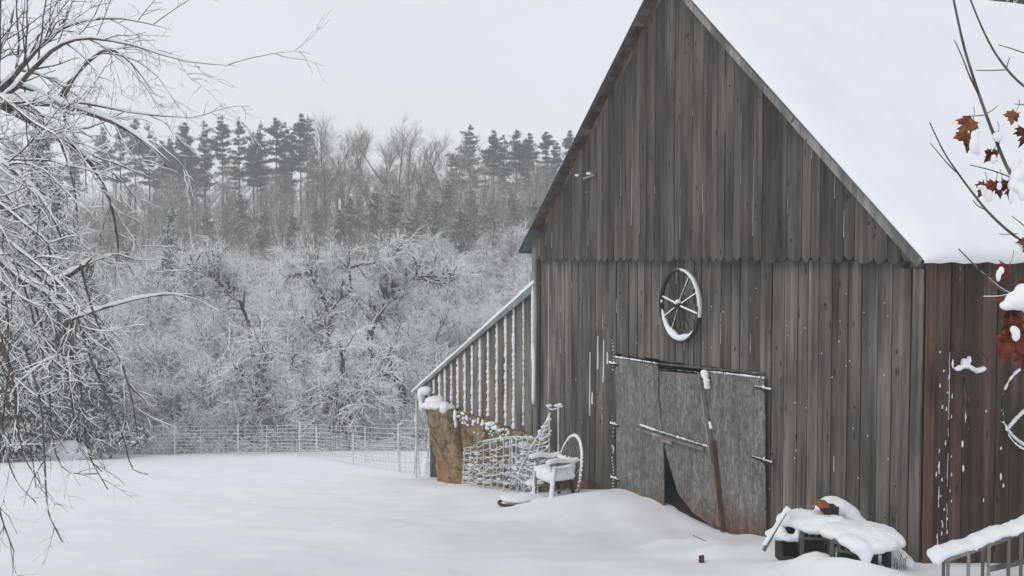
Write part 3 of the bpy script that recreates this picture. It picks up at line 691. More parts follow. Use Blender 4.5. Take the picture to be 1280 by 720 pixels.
# ---- stone foundation: pier + wall (displaced solids)
def rough_solid(name, quad_t, w0, w1, mat_, parent, nseg=26, nz_=30, amp=.05, seed=0):
    """quad_t: function(s,t)->(u,z); front face displaced outward"""
    V = []; n, k = nseg, nz_
    for i in range(n+1):
        for j in range(k+1):
            s, t = i/n, j/k; u, z = quad_t(s, t)
            q = mn.fractal(Vector((u*1.9, z*1.9, seed)), 1., 2.1, 5)*amp*1.5+mn.noise(Vector((u*9, z*9, seed)))*amp*.25
            edge = min(s, 1-s, t, 1-t); rnd = (1-min(1, edge/.05))**2*.07
            V.append(B(u+.3*q*(1 if .02 < s < .98 else 1.4), w0-q+rnd, z+(.25*q)))
    m0 = len(V)
    for i in range(n+1):
        for j in range(k+1):
            s, t = i/n, j/k; u, z = quad_t(s, t); V.append(B(u, w1, z))
    idx = np.arange(m0).reshape(n+1, k+1); F_ = []
    for i in range(n):
        for j in range(k):
            F_.append((idx[i, j], idx[i, j+1], idx[i+1, j+1], idx[i+1, j])); F_.append((m0+idx[i, j], m0+idx[i+1, j], m0+idx[i+1, j+1], m0+idx[i, j+1]))
    for i in range(n):
        F_.append((idx[i, 0], idx[i+1, 0], m0+idx[i+1, 0], m0+idx[i, 0])); F_.append((idx[i, k], m0+idx[i, k], m0+idx[i+1, k], idx[i+1, k]))
    for j in range(k):
        F_.append((idx[0, j], m0+idx[0, j], m0+idx[0, j+1], idx[0, j+1])); F_.append((idx[n, j], idx[n, j+1], m0+idx[n, j+1], m0+idx[n, j]))
    return link(name, npmesh(name, np.array(V)-origin(parent), F_), mat_, parent, True)
def quad(bl, br, tr, tl, w):
    P = [np.array(onwall(*p, w)) for p in (bl, br, tr, tl)]
    def f(s, t): return (P[0]*(1-s)+P[1]*s)*(1-t)+(P[3]*(1-s)+P[2]*s)*t
    return f
fnd = rough_solid('stone_pier', quad((549, 622), (574, 618), (560, 512), (528, 503), -.34), -.34, .3, STONE, barn, 34, 60, .05, seed=2)
tag(fnd, 'leaning ochre corner pier split from the wall by a snowy crack')
wl0 = onwall(700, 575, -.1); 
TOPX = [(569, 513), (600, 524), (625, 533), (650, 541), (672, 550), (700, 575)]
tu = [onwall(*p, -.1) for p in TOPX]; ba, bb_ = onwall(579, 625, -.1), onwall(700, 640, -.1)
def wallq(s, t):
    x0 = onwall(569, 513, -.1)[0]*(1-s)+tu[-1][0]*s; zt = np.interp(x0, [p[0] for p in tu][::-1], [p[1] for p in tu][::-1]); zt += .05*mn.noise(Vector((x0*2, 0, 1)))
    xb = ba[0]*(1-s)+bb_[0]*s; return (x0*t+xb*(1-t), -6.9*(1-t)+zt*t)
rough_solid('stone_wall', wallq, -.1, .35, STONE, barn, 90, 60, .05, seed=5)
def wb(px, py, w, r): q = onwall(px, py, w); return (B(q[0], w, q[1]), r)
blob('snow', [wb(540, 507, -.2, (.3, .3, .10)), wb(550, 507, -.2, (.3, .3, .12)), wb(546, 501, -.1, (.3, .3, .13)), wb(560, 510, -.2, (.2, .25, .10)), wb(556, 510, -.3, (.14, .2, .14)), wb(569, 520, -.2, (.06, .1, .16)), wb(570, 530, -.18, (.05, .1, .12)), wb(570, 560, -.16, (.06, .08, .10)), wb(571, 566, -.16, (.05, .08, .07)), wb(572, 585, -.16, (.035, .08, .12)), wb(574, 602, -.16, (.035, .08, .16))], fnd, .025)
blob('snow', [wb(533, 488, -.1, (.18, .2, .12)), wb(527, 493, -.1, (.12, .15, .2)), wb(527, 505, -.1, (.08, .1, .2))], fnd, .025)
bl = []; random.seed(4)
for _ in range(150):
    px = random.uniform(572, 636); t = (px-566)/66; py = 512+t*24+abs(random.gauss(0, 8)); r = random.uniform(.008, .045)*random.uniform(.5, 1); bl.append(wb(px, py, -.17, (r*1.3, r, r)))
for px, py, r in ((614, 530, .12), (619, 535, .1), (625, 538, .08)): bl.append(wb(px, py, -.16, (r, r, r*.5)))
blob('snow', bl, barn, .02)

# ================================================================== wheel on the wall
wc = onwall(850.5, 382, -.1); RW = .565
whl = empty('wagon_wheel', B(wc[0], -.1, wc[1]), 'old iron spoked wagon wheel edged with snow, hung above the double door', 'wagon wheel')
def ring_pts(r, w, a0=0, a1=2*math.pi, n=64, c=wc): return [B(c[0]+r*math.cos(t), w, c[1]+r*math.sin(t)) for t in np.linspace(a0, a1, n)]
def ring_mesh(name, c, prof, mat_, parent, n=96, a0=0., a1=2*math.pi, fr=B):
    V = []; k = len(prof)
    for i in range(n+1):
        t = a0+(a1-a0)*i/n
        for r, w in prof: V.append(fr(c[0]+r*math.cos(t), w, c[1]+r*math.sin(t)))
    F_ = [(i*k+j, i*k+(j+1) % k, (i+1)*k+(j+1) % k, (i+1)*k+j) for i in range(n) for j in range(k)]
    return link(name, npmesh(name, np.array(V)-origin(parent), F_), mat_, parent)
ring_mesh('rim', wc, [(RW, -.14), (RW, -.07), (RW-.022, -.07), (RW-.022, -.14)], IRON, whl)
tube_mesh('hub', [([B(wc[0], -.19, wc[1]), B(wc[0], -.04, wc[1])], .05, .06)], IRON, whl, 14)
snl = []
for k in range(10):
    t = math.radians(12+36*k); a = B(wc[0]+.04*math.cos(t), -.12-.02*(k % 2), wc[1]+.04*math.sin(t)); b = B(wc[0]+(RW-.02)*math.cos(t), -.105, wc[1]+(RW-.02)*math.sin(t))
    tube_mesh('spoke', [([a, b], .012, .011)], IRON, whl, 8)
    if k in (0, 4, 5, 8, 9, 3): snl.append((smooth_path([a, b], 14), abs(math.cos(t))))
L = []
for P, cz in snl:
    P = P[None].copy(); P[..., 2] += .012; R = np.full((1, 14), .009+.008*cz)*np.random.default_rng(4).uniform(.8, 1.1, (1, 14)); R[0, 0] = R[0, -1] = .003; L.append(tubes(P, R, 6))
V, Fq = merge(L); link('spoke_snow', npmesh('spoke_snow', V-origin(whl), Fq), SNOW, whl, True)
# snow on the rim: outside upper right, and a filled crescent in the bottom
ring_mesh('rim_snow', wc, [(RW+.002, -.142), (RW+.007, -.125), (RW+.007, -.09), (RW+.002, -.069)], SNOW, whl, 60, math.radians(-8+180-100), math.radians(195))
ring_mesh('rim_snow', wc, [(RW+.002, -.146), (RW+.007, -.12), (RW+.007, -.09), (RW-.012, -.09), (RW-.02, -.146)], SNOW, whl, 60, math.radians(95), math.radians(178))
cres = [(B(wc[0]+(RW-.01), -.11, wc[1]+.035), (.03, .035, .03)), (B(wc[0]+(RW-.04), -.11, wc[1]+.055), (.02, .03, .015))]
for i, t in enumerate(np.linspace(math.radians(190), math.radians(325), 34)):
    s = (t-math.radians(190))/math.radians(135); th = .012+.085*math.sin(math.pi*min(1, s*1.02))**.8
    th *= 1+.15*math.sin(s*20)
    r = RW-.022-th/2; cres.append((B(wc[0]-r*math.cos(t), -.105, wc[1]+r*math.sin(t)), (th/2+.01, .035, th/2+.01)))
blob('rim_snow', cres, whl, .012)
blob('hub_snow', [(B(wc[0], -.17, wc[1]+.045), (.05, .05, .028)), (B(wc[0]-.03, -.16, wc[1]+.07), (.05, .04, .03))], whl, .012)

# ================================================================== things hung on the side wall
def sb(px, py, off=-.12): ww, z = onside(px, py, off); return B(off, ww, z)
fsd = lambda a, b, z: B(b, a, z)
hc = onside(1290, 512, -.12)
hp = empty('hanging_hoop', B(-.12, hc[0], hc[1]), 'big thin hoop thick with snow hanging on the brown side wall', 'hoop')
def loop(cx, cy, rx, ry, a0, a1, n, off=-.12): return [sb(cx+rx*math.cos(t), cy-ry*math.sin(t), off) for t in np.linspace(a0, a1, n)]
pts = loop(1290, 512, 38, 53, 0, 2*math.pi, 40)
tube_mesh('rim', [(pts, .012, .012)], IRON, hp, 8, K=60)
tube_mesh('cross_bar', [([sb(1257, 540), sb(1290, 512), sb(1322, 480)], .011, .011)], IRON, hp)
tube_mesh('cross_bar', [([sb(1255, 528), sb(1272, 548), sb(1290, 563)], .011, .011)], IRON, hp)
P = smooth_path(pts, 80)[None]; R = np.full((1, 80), .012); P2, s2 = snow_tubes(P, R, 1.1, .008, 3); 
P3 = smooth_path([sb(1257, 540), sb(1275, 520), sb(1290, 508), sb(1322, 480)], 80)[None]; P4, s4 = snow_tubes(P3, R, 1.3, .01, 4)
P5 = smooth_path([sb(1253, 528), sb(1268, 548), sb(1290, 564)], 80)[None]; P6, s6 = snow_tubes(P5, R, 1.2, .008, 5)
V, Fq = merge([tubes(P2, s2, 6), tubes(P4, s4, 6), tubes(P6, s6, 6)]); link('snow', npmesh('snow', V-origin(hp), Fq), SNOW, hp, True)
hk = empty('hanging_wire_coil', sb(1205, 450), 'tangled dark wire coil with snow lying in it, on the side wall', 'wire coil')
tube_mesh('wire', [(loop(1207, 450, 17, 12, .3, 5.6, 16, -.12), .008, .006), (loop(1212, 452, 13, 10, 1, 7, 16, -.16), .007, .006), ([sb(1203, 463), sb(1207, 480), sb(1210, 500), sb(1208, 520), sb(1205, 552), sb(1203, 575), sb(1206, 604)], .012, .009), ([sb(1204, 463), sb(1203, 490), sb(1211, 520), sb(1207, 548)], .008, .007), ([sb(1230, 432), sb(1222, 424), sb(1218, 418)], .005, .003), ([sb(1212, 445), sb(1226, 440), sb(1236, 452)], .007, .006)], IRON, hk)
random.seed(9)
blob('snow', [(sb(1197+k*2.7, 461-3*math.sin(k*.5)-(k > 3)*1, -.15), (.03+.012*random.random(), .035, .025+.012*random.random())) for k in range(13)]+[(sb(1205, 453, -.14), (.04, .035, .05)), (sb(1211, 450, -.14), (.03, .03, .05))]+[(sb(1203, 555, -.13), (.015, .015, .045)), (sb(1204, 585, -.13), (.014, .014, .05)), (sb(1207, 520, -.13), (.01, .01, .08)), (sb(1191, 455, -.13), (.014, .014, .06))], hk, .01)
hv = empty('hanging_chain', sb(1251, 590), 'thin snow-flecked chain dangling below the hanging hoop', 'chain')
pts = [sb(1252, 540), sb(1250, 560), sb(1253, 590), sb(1251, 610)]
L = []
for k in range(16):
    p = smooth_path(pts, 17); a, b = p[k], p[k+1]; mid = (a+b)/2; q = S_ if k % 2 else E_
    ringp = [mid+(b-a)*.62*math.cos(t)+q*.014*math.sin(t) for t in np.linspace(0, 2*math.pi, 10)]
    L.append(tubes(np.array(ringp)[None], np.full((1, 10), .005), 5))
V, Fq = merge(L); link('links', npmesh('links', V-origin(hv), Fq), IRON, hv, True)
blob('snow', [(sb(1251, 596, -.125), (.014, .014, .05)), (sb(1251, 560, -.125), (.012, .012, .03)), (sb(1254, 607, -.125), (.014, .014, .03))], hv, .008)
#PART2
# ================================================================== far trees
def tree_obj(name, parts):
    """parts: (partname, V, F, mat)"""
    r = bpy.data.objects.new(name, None); col.objects.link(r); r.empty_display_size = .3
    for pn, V, Fq, mt in parts: link(pn, npmesh(pn, V, Fq), mt, r)
    return r
def copy_tree(o, loc, rz, s, sz=None):
    c = o.copy(); col.objects.link(c); c.location = loc; c.rotation_euler = (0, 0, rz); c.scale = (s, s, sz or s)
    for ch in o.children:
        d = ch.copy(); col.objects.link(d); d.parent = c
        for g in ch.children: h = g.copy(); col.objects.link(h); h.parent = d
    return c
def proto_snowy(seed, h=7., spread=.55, twigs=2600, main=None, multi=3):
    g = np.random.default_rng(seed)
    P = []; R = []
    K = 9
    if main is None:
        for k in range(multi):
            a = g.uniform(0, 6.28); tilt = g.uniform(.1, .5); d = np.array([math.cos(a)*tilt, math.sin(a)*tilt, 1.]); p = np.array([g.uniform(-.15, .15), g.uniform(-.15, .15), -.3]); pts = [p]
            for i in range(K-1):
                d = d/np.linalg.norm(d); p = p+d*h*.62/(K-1); pts.append(p); d = d+g.normal(size=3)*.33*np.array([1, 1, .5])
            P.append(pts); R.append(np.linspace(.11*h/7, .035, K))
    else:
        for pts, r0, r1 in main: P.append(smooth_path(pts, K)); R.append(np.linspace(r0, r1, K))
    P = np.array(P); R = np.array(R)
    P1, R1 = grow(P, R, 34, .3, 1., h*.22, h*.5, .4, 1.1, 8, grav=.02, wob=.22, rf=.66, rmin=.045, up=.1, seed=seed+1, lenfall=.4)
    P2, R2 = grow(P1, R1, 420, .15, 1., h*.10, h*.28, .5, 1.3, 6, grav=-.07, wob=.2, rf=.65, rmin=.023, up=.05, seed=seed+2)
    P3, R3 = grow(P2, R2, twigs, .1, 1., h*.04, h*.13, .3, 1.2, 4, grav=-.07, wob=.16, rf=.8, rmin=.0095, r_end=.7, seed=seed+3)
    t = merge([tubes(P, R, 7), tubes(P1, R1*1.1, 5)])
    c = merge([tubes(P2, R2*1.1, 3), tubes(P3, R3*1.15, 3)])
    return t, c
def proto_bold(seed, h=6.):
    g = np.random.default_rng(seed); K = 10; P = []; R = []
    for k in range(1+seed % 3):
        a = g.uniform(0, 6.28); tilt = g.uniform(.1, .6); d = np.array([math.cos(a)*tilt, math.sin(a)*tilt, 1.]); p = np.array([g.uniform(-.15, .15), g.uniform(-.15, .15), -.3]); pts = [p]
        for i in range(K-1): d = d/np.linalg.norm(d); p = p+d*h*.66/(K-1); pts.append(p); d = d+g.normal(size=3)*.34*np.array([1, 1, .5])
        P.append(pts); R.append(np.linspace(.12, .05, K))
    P = np.array(P); R = np.array(R)
    P1, R1 = grow(P, R, 30, .25, 1., h*.25, h*.55, .5, 1.2, 10, grav=-.01, wob=.22, rf=.7, rmin=.045, up=.2, seed=seed+1, r_end=.45, lenfall=.4)
    P2, R2 = grow(P1, R1, 300, .1, 1., h*.12, h*.3, .4, 1.1, 8, grav=-.07, wob=.2, rf=.65, rmin=.028, r_end=.5, seed=seed+2)
    P3, R3 = grow(P2, R2, 1500, .1, 1., h*.05, h*.14, .4, 1.1, 5, grav=-.09, wob=.16, rf=.7, rmin=.014, r_end=.6, seed=seed+3)
    return merge([tubes(P, R, 7), tubes(P1, R1, 5)]), merge([tubes(P2, R2, 4), tubes(P3, R3, 3)])
BARK_F = m_bark('thick_snowed_bark', (.08, .07, .063), (.17, .152, .14), -.4, patch=.7)
bold = []
for k in range(6):
    t, c = proto_bold(1300+k*11, 5.6+.4*k); bold.append([('trunk', *t, BARK_T), ('crown', *c, BARK_F)])
snowy = []
for k in range(7):
    t, c = proto_snowy(100+k*10, h=6.5+.4*k, multi=2+k % 3); snowy.append([('trunk', *t, BARK_T), ('crown', *c, BARK_S)])
def proto_bare(seed, h=13.):
    g = np.random.default_rng(seed); K = 9; P = []; R = []
    for k in range(1+seed % 2):
        p = np.array([0., 0, -.3]); d = np.array([g.uniform(-.18, .18), g.uniform(-.18, .18), 1.]); pts = [p]
        for i in range(K-1): d = d/np.linalg.norm(d); p = p+d*h*.8/(K-1); pts.append(p); d = d+g.normal(size=3)*.1*np.array([1, 1, .3])
        P.append(pts); R.append(np.linspace(.15, .045, K))
    P = np.array(P); R = np.array(R)
    P1, R1 = grow(P, R, 26, .35, 1., h*.14, h*.32, .45, 1.05, 7, grav=.04, wob=.1, rf=.5, rmin=.03, seed=seed+1, lenfall=.3)
    P2, R2 = grow(P1, R1, 240, .2, 1., h*.06, h*.15, .4, 1.0, 5, grav=.03, wob=.12, rf=.6, rmin=.014, seed=seed+2)
    P3, R3 = grow(P2, R2, 1200, .1, 1., h*.03, h*.085, .25, .9, 4, grav=.04, wob=.12, rf=.8, rmin=.0075, r_end=.6, seed=seed+3)
    return merge([tubes(P, R, 6), tubes(P1, R1, 5)]), merge([tubes(P2, R2, 3), tubes(P3, R3, 3)])
bare = []
for k in range(5):
    t, c = proto_bare(301+k*7); bare.append([('trunk', *t, BARK_B), ('crown', *c, TWIG_B)])
def blades(C, D, n, L, wd, seed, droop=0.):
    """n needle blades round each centre C (M,3) leaning along D"""
    g = np.random.default_rng(seed); M = len(C)
    c = np.repeat(C, n, 0); d = np.repeat(D, n, 0)+g.normal(size=(M*n, 3))*.75; d[:, 2] -= droop; d /= np.linalg.norm(d, axis=1, keepdims=True)
    s = np.cross(d, g.normal(size=(M*n, 3))); s /= np.linalg.norm(s, axis=1, keepdims=True)
    l_ = g.uniform(.5, 1.2, (M*n, 1))*L; o = c+g.normal(size=(M*n, 3))*L*.22
    V = np.stack([o-s*wd*.5, o+s*wd*.5, o+d*l_+s*wd*.35, o+d*l_-s*wd*.35], 1).reshape(-1, 3)
    return V, np.arange(len(V)).reshape(-1, 4)
def proto_pine(seed, h=15., crown0=.4, wid=2.6, dens=1., needle=.24, nb=11, cone=False):
    g = np.random.default_rng(seed); K = 10
    P = np.zeros((1, K, 3)); P[0, :, 2] = np.linspace(-.4, h, K); P[0, :, 0] = np.cumsum(g.normal(size=K))*.04; R = np.linspace(.17*h/15, .02, K)[None]
    BP = []; BR = []; z = h*crown0
    if crown0 > .2:   # dead stubs below the crown
        for _ in range(12):
            a = g.uniform(0, 6.28); zz = g.uniform(.12, crown0)*h; L = g.uniform(.4, 1.3); BP.append([[math.cos(a)*L*t, math.sin(a)*L*t, zz+.1*L*t] for t in np.linspace(0, 1, 5)]); BR.append(np.linspace(.03, .01, 5))
    nstub = len(BP)
    while z < h*.985:
        f = (z/h-crown0)/(1-crown0)
        prof = (1-f)**.9*(.6+.4*min(1, f*3)) if not cone else (1-f)
        wf = g.uniform(.5, 1.25) if not cone else 1.
        for b in range(g.integers(3, 6)):
            if g.random() > dens: continue
            a = g.uniform(0, 6.28); L = max(.12, wf*wid*prof*g.uniform(.5, 1.15)); L *= g.choice([.55, .8, 1., 1.15]); rise = (.05+.5*f if not cone else -.25+.5*f)
            BP.append([[math.cos(a)*L*t, math.sin(a)*L*t, z+L*(rise*t-.12*t*t+(.15*t*t*t if cone else .18*t**3))] for t in np.linspace(0, 1, 5)]); BR.append(np.linspace(.035, .012, 5))
        z += g.uniform(.35, .85)*h/15*(1-.4*f)
    BP = np.array(BP); BR = np.array(BR)
    live = BP[nstub:]
    Lb = np.linalg.norm(live[:, -1]-live[:, 0], axis=1)
    ii = np.sort(g.choice(len(live), len(live)*nb, p=Lb**1.25/(Lb**1.25).sum()))[:, None]
    ts = g.uniform(.12, 1.04, ii.shape); j = np.minimum((ts*4).astype(int), 3); fr = (ts*4-j)[..., None]
    C = (live[ii, j]*(1-fr)+live[ii, j+1]*fr); D = live[ii, j+1]-live[ii, j]; D /= np.linalg.norm(D, axis=2, keepdims=True)
    Ls = Lb[ii][..., None]
    side = g.normal(size=C.shape)*.2*Ls*np.array([1, 1, .25]); C = (C+side).reshape(-1, 3); D = (D+side*.8/np.maximum(Ls, .1)).reshape(-1, 3)
    V, Fq = blades(C, D*.8+np.array([0, 0, .12]), 9, needle*1.15, needle*.22, seed+5)
    return merge([tubes(P, R, 6), tubes(BP, BR, 4)]), (V, Fq)
pines = []
for k, (c0, wd, dn) in enumerate(((.55, 2.9, .85), (.45, 3.2, .8), (.6, 2.6, .8), (.3, 4.2, .95), (.5, 2.4, .9), (.42, 3.4, .65))):
    t, c = proto_pine(500+k*9, 15., c0, wd, dn, nb=17); pines.append([('trunk', *t, BARK_B), ('needles', *c, NEEDLE)])
midpines = []
for k in range(3):
    t, c = proto_pine(600+k*9, 9., .12, 2.4, .75, .26, nb=12); midpines.append([('trunk', *t, BARK_B), ('needles', *c, NEEDLE2)])
def proto_spruce(seed, h=4., wid=1.3):
    t, c = proto_pine(seed, h, .04, wid, 1., .13, nb=26, cone=True)
    return [('trunk', *t, BARK_T), ('needles', *c, NEEDLE3)]
spr = [proto_spruce(700, 4.2, 1.35), proto_spruce(720, 5.5, 1.5)]

class Kind:
    def __init__(s, name, protos, cat, group): s.name = name; s.pr = protos; s.root = [None]*len(protos); s.cat = cat; s.group = group
    def put(s, k, x, y, rz, sc_, label, sz=None, group=True, dz=0):
        k %= len(s.pr)
        if s.root[k] is None:
            o = tree_obj(s.name, s.pr[k]); s.root[k] = o; o.location = (x, y, gz(x, y)+dz); o.rotation_euler = (0, 0, rz); o.scale = (sc_, sc_, sz or sc_)
        else: o = copy_tree(s.root[k], (x, y, gz(x, y)+dz), rz, sc_, sz)
        o['label'] = label; o['category'] = s.cat
        if group: o['group'] = s.group if group is True else group
        elif 'group' in o: del o['group']
        return o
KS_ = Kind('snow_laden_tree', snowy, 'tree', 'snow-laden trees in the valley thicket')
KF = Kind('snow_laden_tree', bold, 'tree', 'snowy trees at the front of the thicket')
KB = Kind('bare_tree', bare, 'tree', 'bare brown trees on the hill')
KP = Kind('pine_tree', pines, 'pine tree', 'tall pines along the ridge')
KM = Kind('young_pine', midpines, 'pine tree', 'bushy green pines on the hillside')
KE = Kind('spruce_tree', spr, 'spruce tree', 'snowy spruces in the valley')
random.seed(31)
def px2x(px, Y): return at(px, 300, Y)[0]
def covered(px, y):   # hidden behind the barn
    return px > 700
# pines: pixel x, top y, depth
pin = [(-30, 150, 140), (20, 160, 145), (60, 152, 140), (95, 165, 147), (130, 158, 143), (152, 150, 139), (170, 145, 146), (188, 152, 141), (232, 152, 140), (257, 150, 146), (279, 143, 138), (300, 145, 144), (318, 162, 149), (327, 150, 140), (346, 146, 143), (357, 152, 148), (377, 141, 139), (385, 143, 145), (214, 175, 150), (240, 170, 152), (366, 165, 152), (588, 155, 138), (617, 162, 141), (629, 168, 147), (645, 160, 138), (657, 172, 146), (683, 164, 138), (694, 175, 147), (712, 162, 142), (733, 168, 146), (752, 160, 141), (790, 158, 150), (850, 160, 150)]
for i, (px, ty, Y) in enumerate(pin):
    x = px2x(px, Y); top = at(px, ty, Y)[2]; h = top-gz(x, Y); s = h/15.
    left = px < 200; mid = 200 <= px < 500
    grp = 'tall pines on the ridge at the far left' if left else ('tall pines on the ridge above the thicket' if mid else 'spreading pines on the ridge beside the barn roof')
    lab = 'dark pine on the ridge seen through the near branches' if left else ('tall narrow pine with bare lower trunk on the ridge skyline' if mid else 'broad dark pine on the ridge left of the barn eave')
    sw = s*(1.15 if px > 560 else .95)
    KP.put(3 if (i % 2 and px > 560) else i, x, Y, random.uniform(0, 6.28), max(.6, sw), lab, s, grp)
for i in range(16):
    Y = random.uniform(138, 152); px = random.uniform(195, 395) if i % 4 else random.uniform(560, 740); x = px2x(px, Y); h = at(px, random.uniform(160, 205), Y)[2]-gz(x, Y)
    KP.put(i+2, x, Y, random.uniform(0, 6.28), h/15*random.uniform(.8, 1.1), 'shorter dark pine filling in between the taller ridge pines', h/15, 'shorter pines between the tall ones on the ridge')
# bare trees at skyline
sky_b = [(398, 150, 138), (408, 134, 132), (432, 158, 136), (452, 148, 138), (468, 152, 134), (500, 139, 131), (512, 150, 137), (528, 160, 138), (545, 163, 139), (560, 160, 135), (575, 172, 140), (605, 185, 136), (225, 205, 136), (288, 200, 135), (350, 200, 134), (425, 175, 140), (485, 168, 141), (668, 195, 134), (700, 200, 135)]
for i, (px, ty, Y) in enumerate(sky_b):
    x = px2x(px, Y); h = at(px, ty, Y)[2]-gz(x, Y); KB.put(i, x, Y, random.uniform(0, 6.28), h/13*.95, 'tall leafless tree with fine twigs against the grey sky', h/13., 'leafless trees on the skyline')
for i in range(80):
    Y = random.uniform(90, 138); px = random.uniform(-60, 790); x = px2x(px, Y); KB.put(i+1, x, Y, random.uniform(0, 6.28), random.uniform(.34, .72), 'leafless brown tree in the dense band below the ridge', None, 'brown leafless trees on the upper slope')
for i in range(46):
    Y = random.uniform(138, 151); px = random.uniform(150, 790); x = px2x(px, Y); KB.put(i, x, Y, random.uniform(0, 6.28), random.uniform(.42, .7), 'thin leafless tree standing among the ridge pine trunks', None, 'thin bare trees among the ridge pines')
for i, (px, ty, Y) in enumerate([(470, 232, 118), (492, 240, 112), (528, 228, 118), (545, 240, 110), (560, 225, 120), (590, 235, 114), (612, 248, 108), (438, 245, 116), (640, 240, 118), (510, 262, 106), (365, 268, 112), (668, 250, 110), (395, 255, 122), (425, 262, 108), (330, 262, 118), (260, 258, 120), (575, 262, 104), (545, 275, 98), (700, 235, 120), (480, 275, 98), (300, 240, 125)]):
    x = px2x(px, Y); h = at(px, ty, Y)[2]-gz(x, Y); KM.put(i, x, Y, random.uniform(0, 6.28), min(1.2, h/9*1.15), 'bushy grey-green pine on the hillside below the skyline', h/9.)
# thicket
cnt = 0
rows = [(46.5, 49.5, 22, .38, .55), (50, 55, 26, .55, .75), (56, 64, 34, .7, .95), (65, 78, 42, .75, 1.), (79, 98, 44, .75, 1.05)]
for (y0, y1, n, s0, s1) in rows:
    for i in range(n):
        Y = random.uniform(y0, y1); px = -70+(i+random.random())/n*850; x = px2x(px, Y)
        near = y0 < 60
        (KF if y0 < 60 or cnt % 3 == 0 else KS_).put(cnt//3 if y0 >= 60 else cnt, x, Y, random.uniform(0, 6.28), random.uniform(s0, s1), 'snow-coated leafless tree at the front of the valley thicket' if near else 'snow-coated leafless tree deep in the valley thicket', None, 'snowy trees at the front of the thicket' if near else 'snowy trees deep in the thicket'); cnt += 1
# trees behind the barn, just showing over the ridge of the roof, and to the right of the place
for px, Y, s, k in ((1232, 40, 1.25, 1), (1266, 39, 1.4, 1), (1305, 41, 1.45, 1)):
    KE.put(k, px2x(px, Y), Y, random.random()*6, s*1.9, 'snowy conifer just peeping over the barn roof ridge at the top right', s*2.6, 'conifers behind the barn roof')
# spruces
KE.put(0, px2x(214, 80), 80, 1., 1.4, 'single small snowy spruce standing out of the thicket under the ridge pines', 2.35, False)
for i, (px, Y, s) in enumerate(((25, 40, 1.1), (70, 43, 1.2), (-20, 42, 1.3), (110, 47, .9), (-45, 38, 1.2), (48, 50, 1.5))):
    KE.put(i, px2x(px, Y), Y, i*1.3, s*1.25, 'dark snowy evergreen behind the hanging twigs at the left', s*1.75, 'dark evergreens behind the near tree')
# characteristic trees in front of the thicket, built on their own paths
def special(name, mains, Y, label, seed, h=6., twigs=2500, dy=0.):
    base = at(*mains[0][0][0], Y); o0 = np.array([base[0], Y, gz(base[0], Y)])
    mm_ = []
    g = random.Random(seed)
    for pts, r0, r1 in mains:
        q = []
        dd = 0.
        for k, p in enumerate(pts): dd += g.uniform(-.4, .4) if k else 0; a = at(*p, Y+dd); q.append(a-o0)
        if pts is mains[0][0]: q[0][2] = -.2
        mm_.append((np.array(q), r0*1.25, r1*1.9))
    t, c = proto_snowy(seed, h=h, twigs=twigs, main=mm_)
    o = tree_obj(name, [('trunk', *t, BARK_T), ('crown', *c, BARK_F)]); o.location = tuple(o0)
    tag(o, label, 'tree'); return o
special('crooked_tree', [([(412, 470), (409, 445), (412, 425), (408, 400), (412, 385), (400, 365), (388, 340), (360, 345)], .16, .05), ([(410, 385), (425, 372), (440, 360), (437, 335), (470, 328)], .10, .04), ([(410, 400), (395, 410), (362, 418)], .07, .03)], 58, 'crooked dark-trunked tree forking in the middle of the thicket', 901, 5.)
special('leaning_tree', [([(452, 470), (460, 430), (468, 405), (482, 375), (500, 352), (540, 345), (565, 350)], .17, .05), ([(482, 372), (475, 350), (473, 330), (500, 312)], .1, .04)], 60, 'dark leaning tree curving over to the right in the thicket', 911, 5.5)
special('slender_tree', [([(339, 582), (334, 545), (327, 512), (322, 490), (328, 465), (333, 440)], .085, .03), ([(323, 500), (300, 500), (272, 502)], .045, .02), ([(323, 480), (310, 470), (290, 480)], .04, .02)], 46.5, 'slender young tree with arching white twigs just behind the wire fence', 921, 4., 2600)
special('slender_tree', [([(440, 585), (435, 545), (425, 520), (423, 490), (430, 460), (424, 430)], .10, .035), ([(433, 535), (410, 515), (385, 505)], .06, .02), ([(430, 530), (455, 500), (470, 490)], .06, .02)], 46, 'forked tree with snow-heavy limbs behind the fence, nearest the barn', 931, 4.5, 3200)
special('broken_tree', [([(520, 520), (500, 478), (480, 470), (462, 462), (450, 450)], .15, .07), ([(480, 470), (478, 485), (476, 500)], .08, .04)], 52, 'bent broken tree thick with snow left of the stone corner pier', 941, 4.2, 2200)
special('dark_trunk_tree', [([(241, 590), (236, 555), (228, 525), (215, 500)], .13, .05), ([(232, 540), (250, 505), (262, 480)], .06, .03)], 50, 'tree with a dark slanting trunk at the left end of the wire fence', 951, 5., 3000)
special('diagonal_tree', [([(330, 440), (310, 400), (290, 370), (265, 345), (235, 330)], .10, .04), ([(275, 357), (255, 368), (225, 370)], .05, .02)], 56, 'tree leaning to the left with a long straight diagonal trunk in the thicket', 961, 5., 2400)
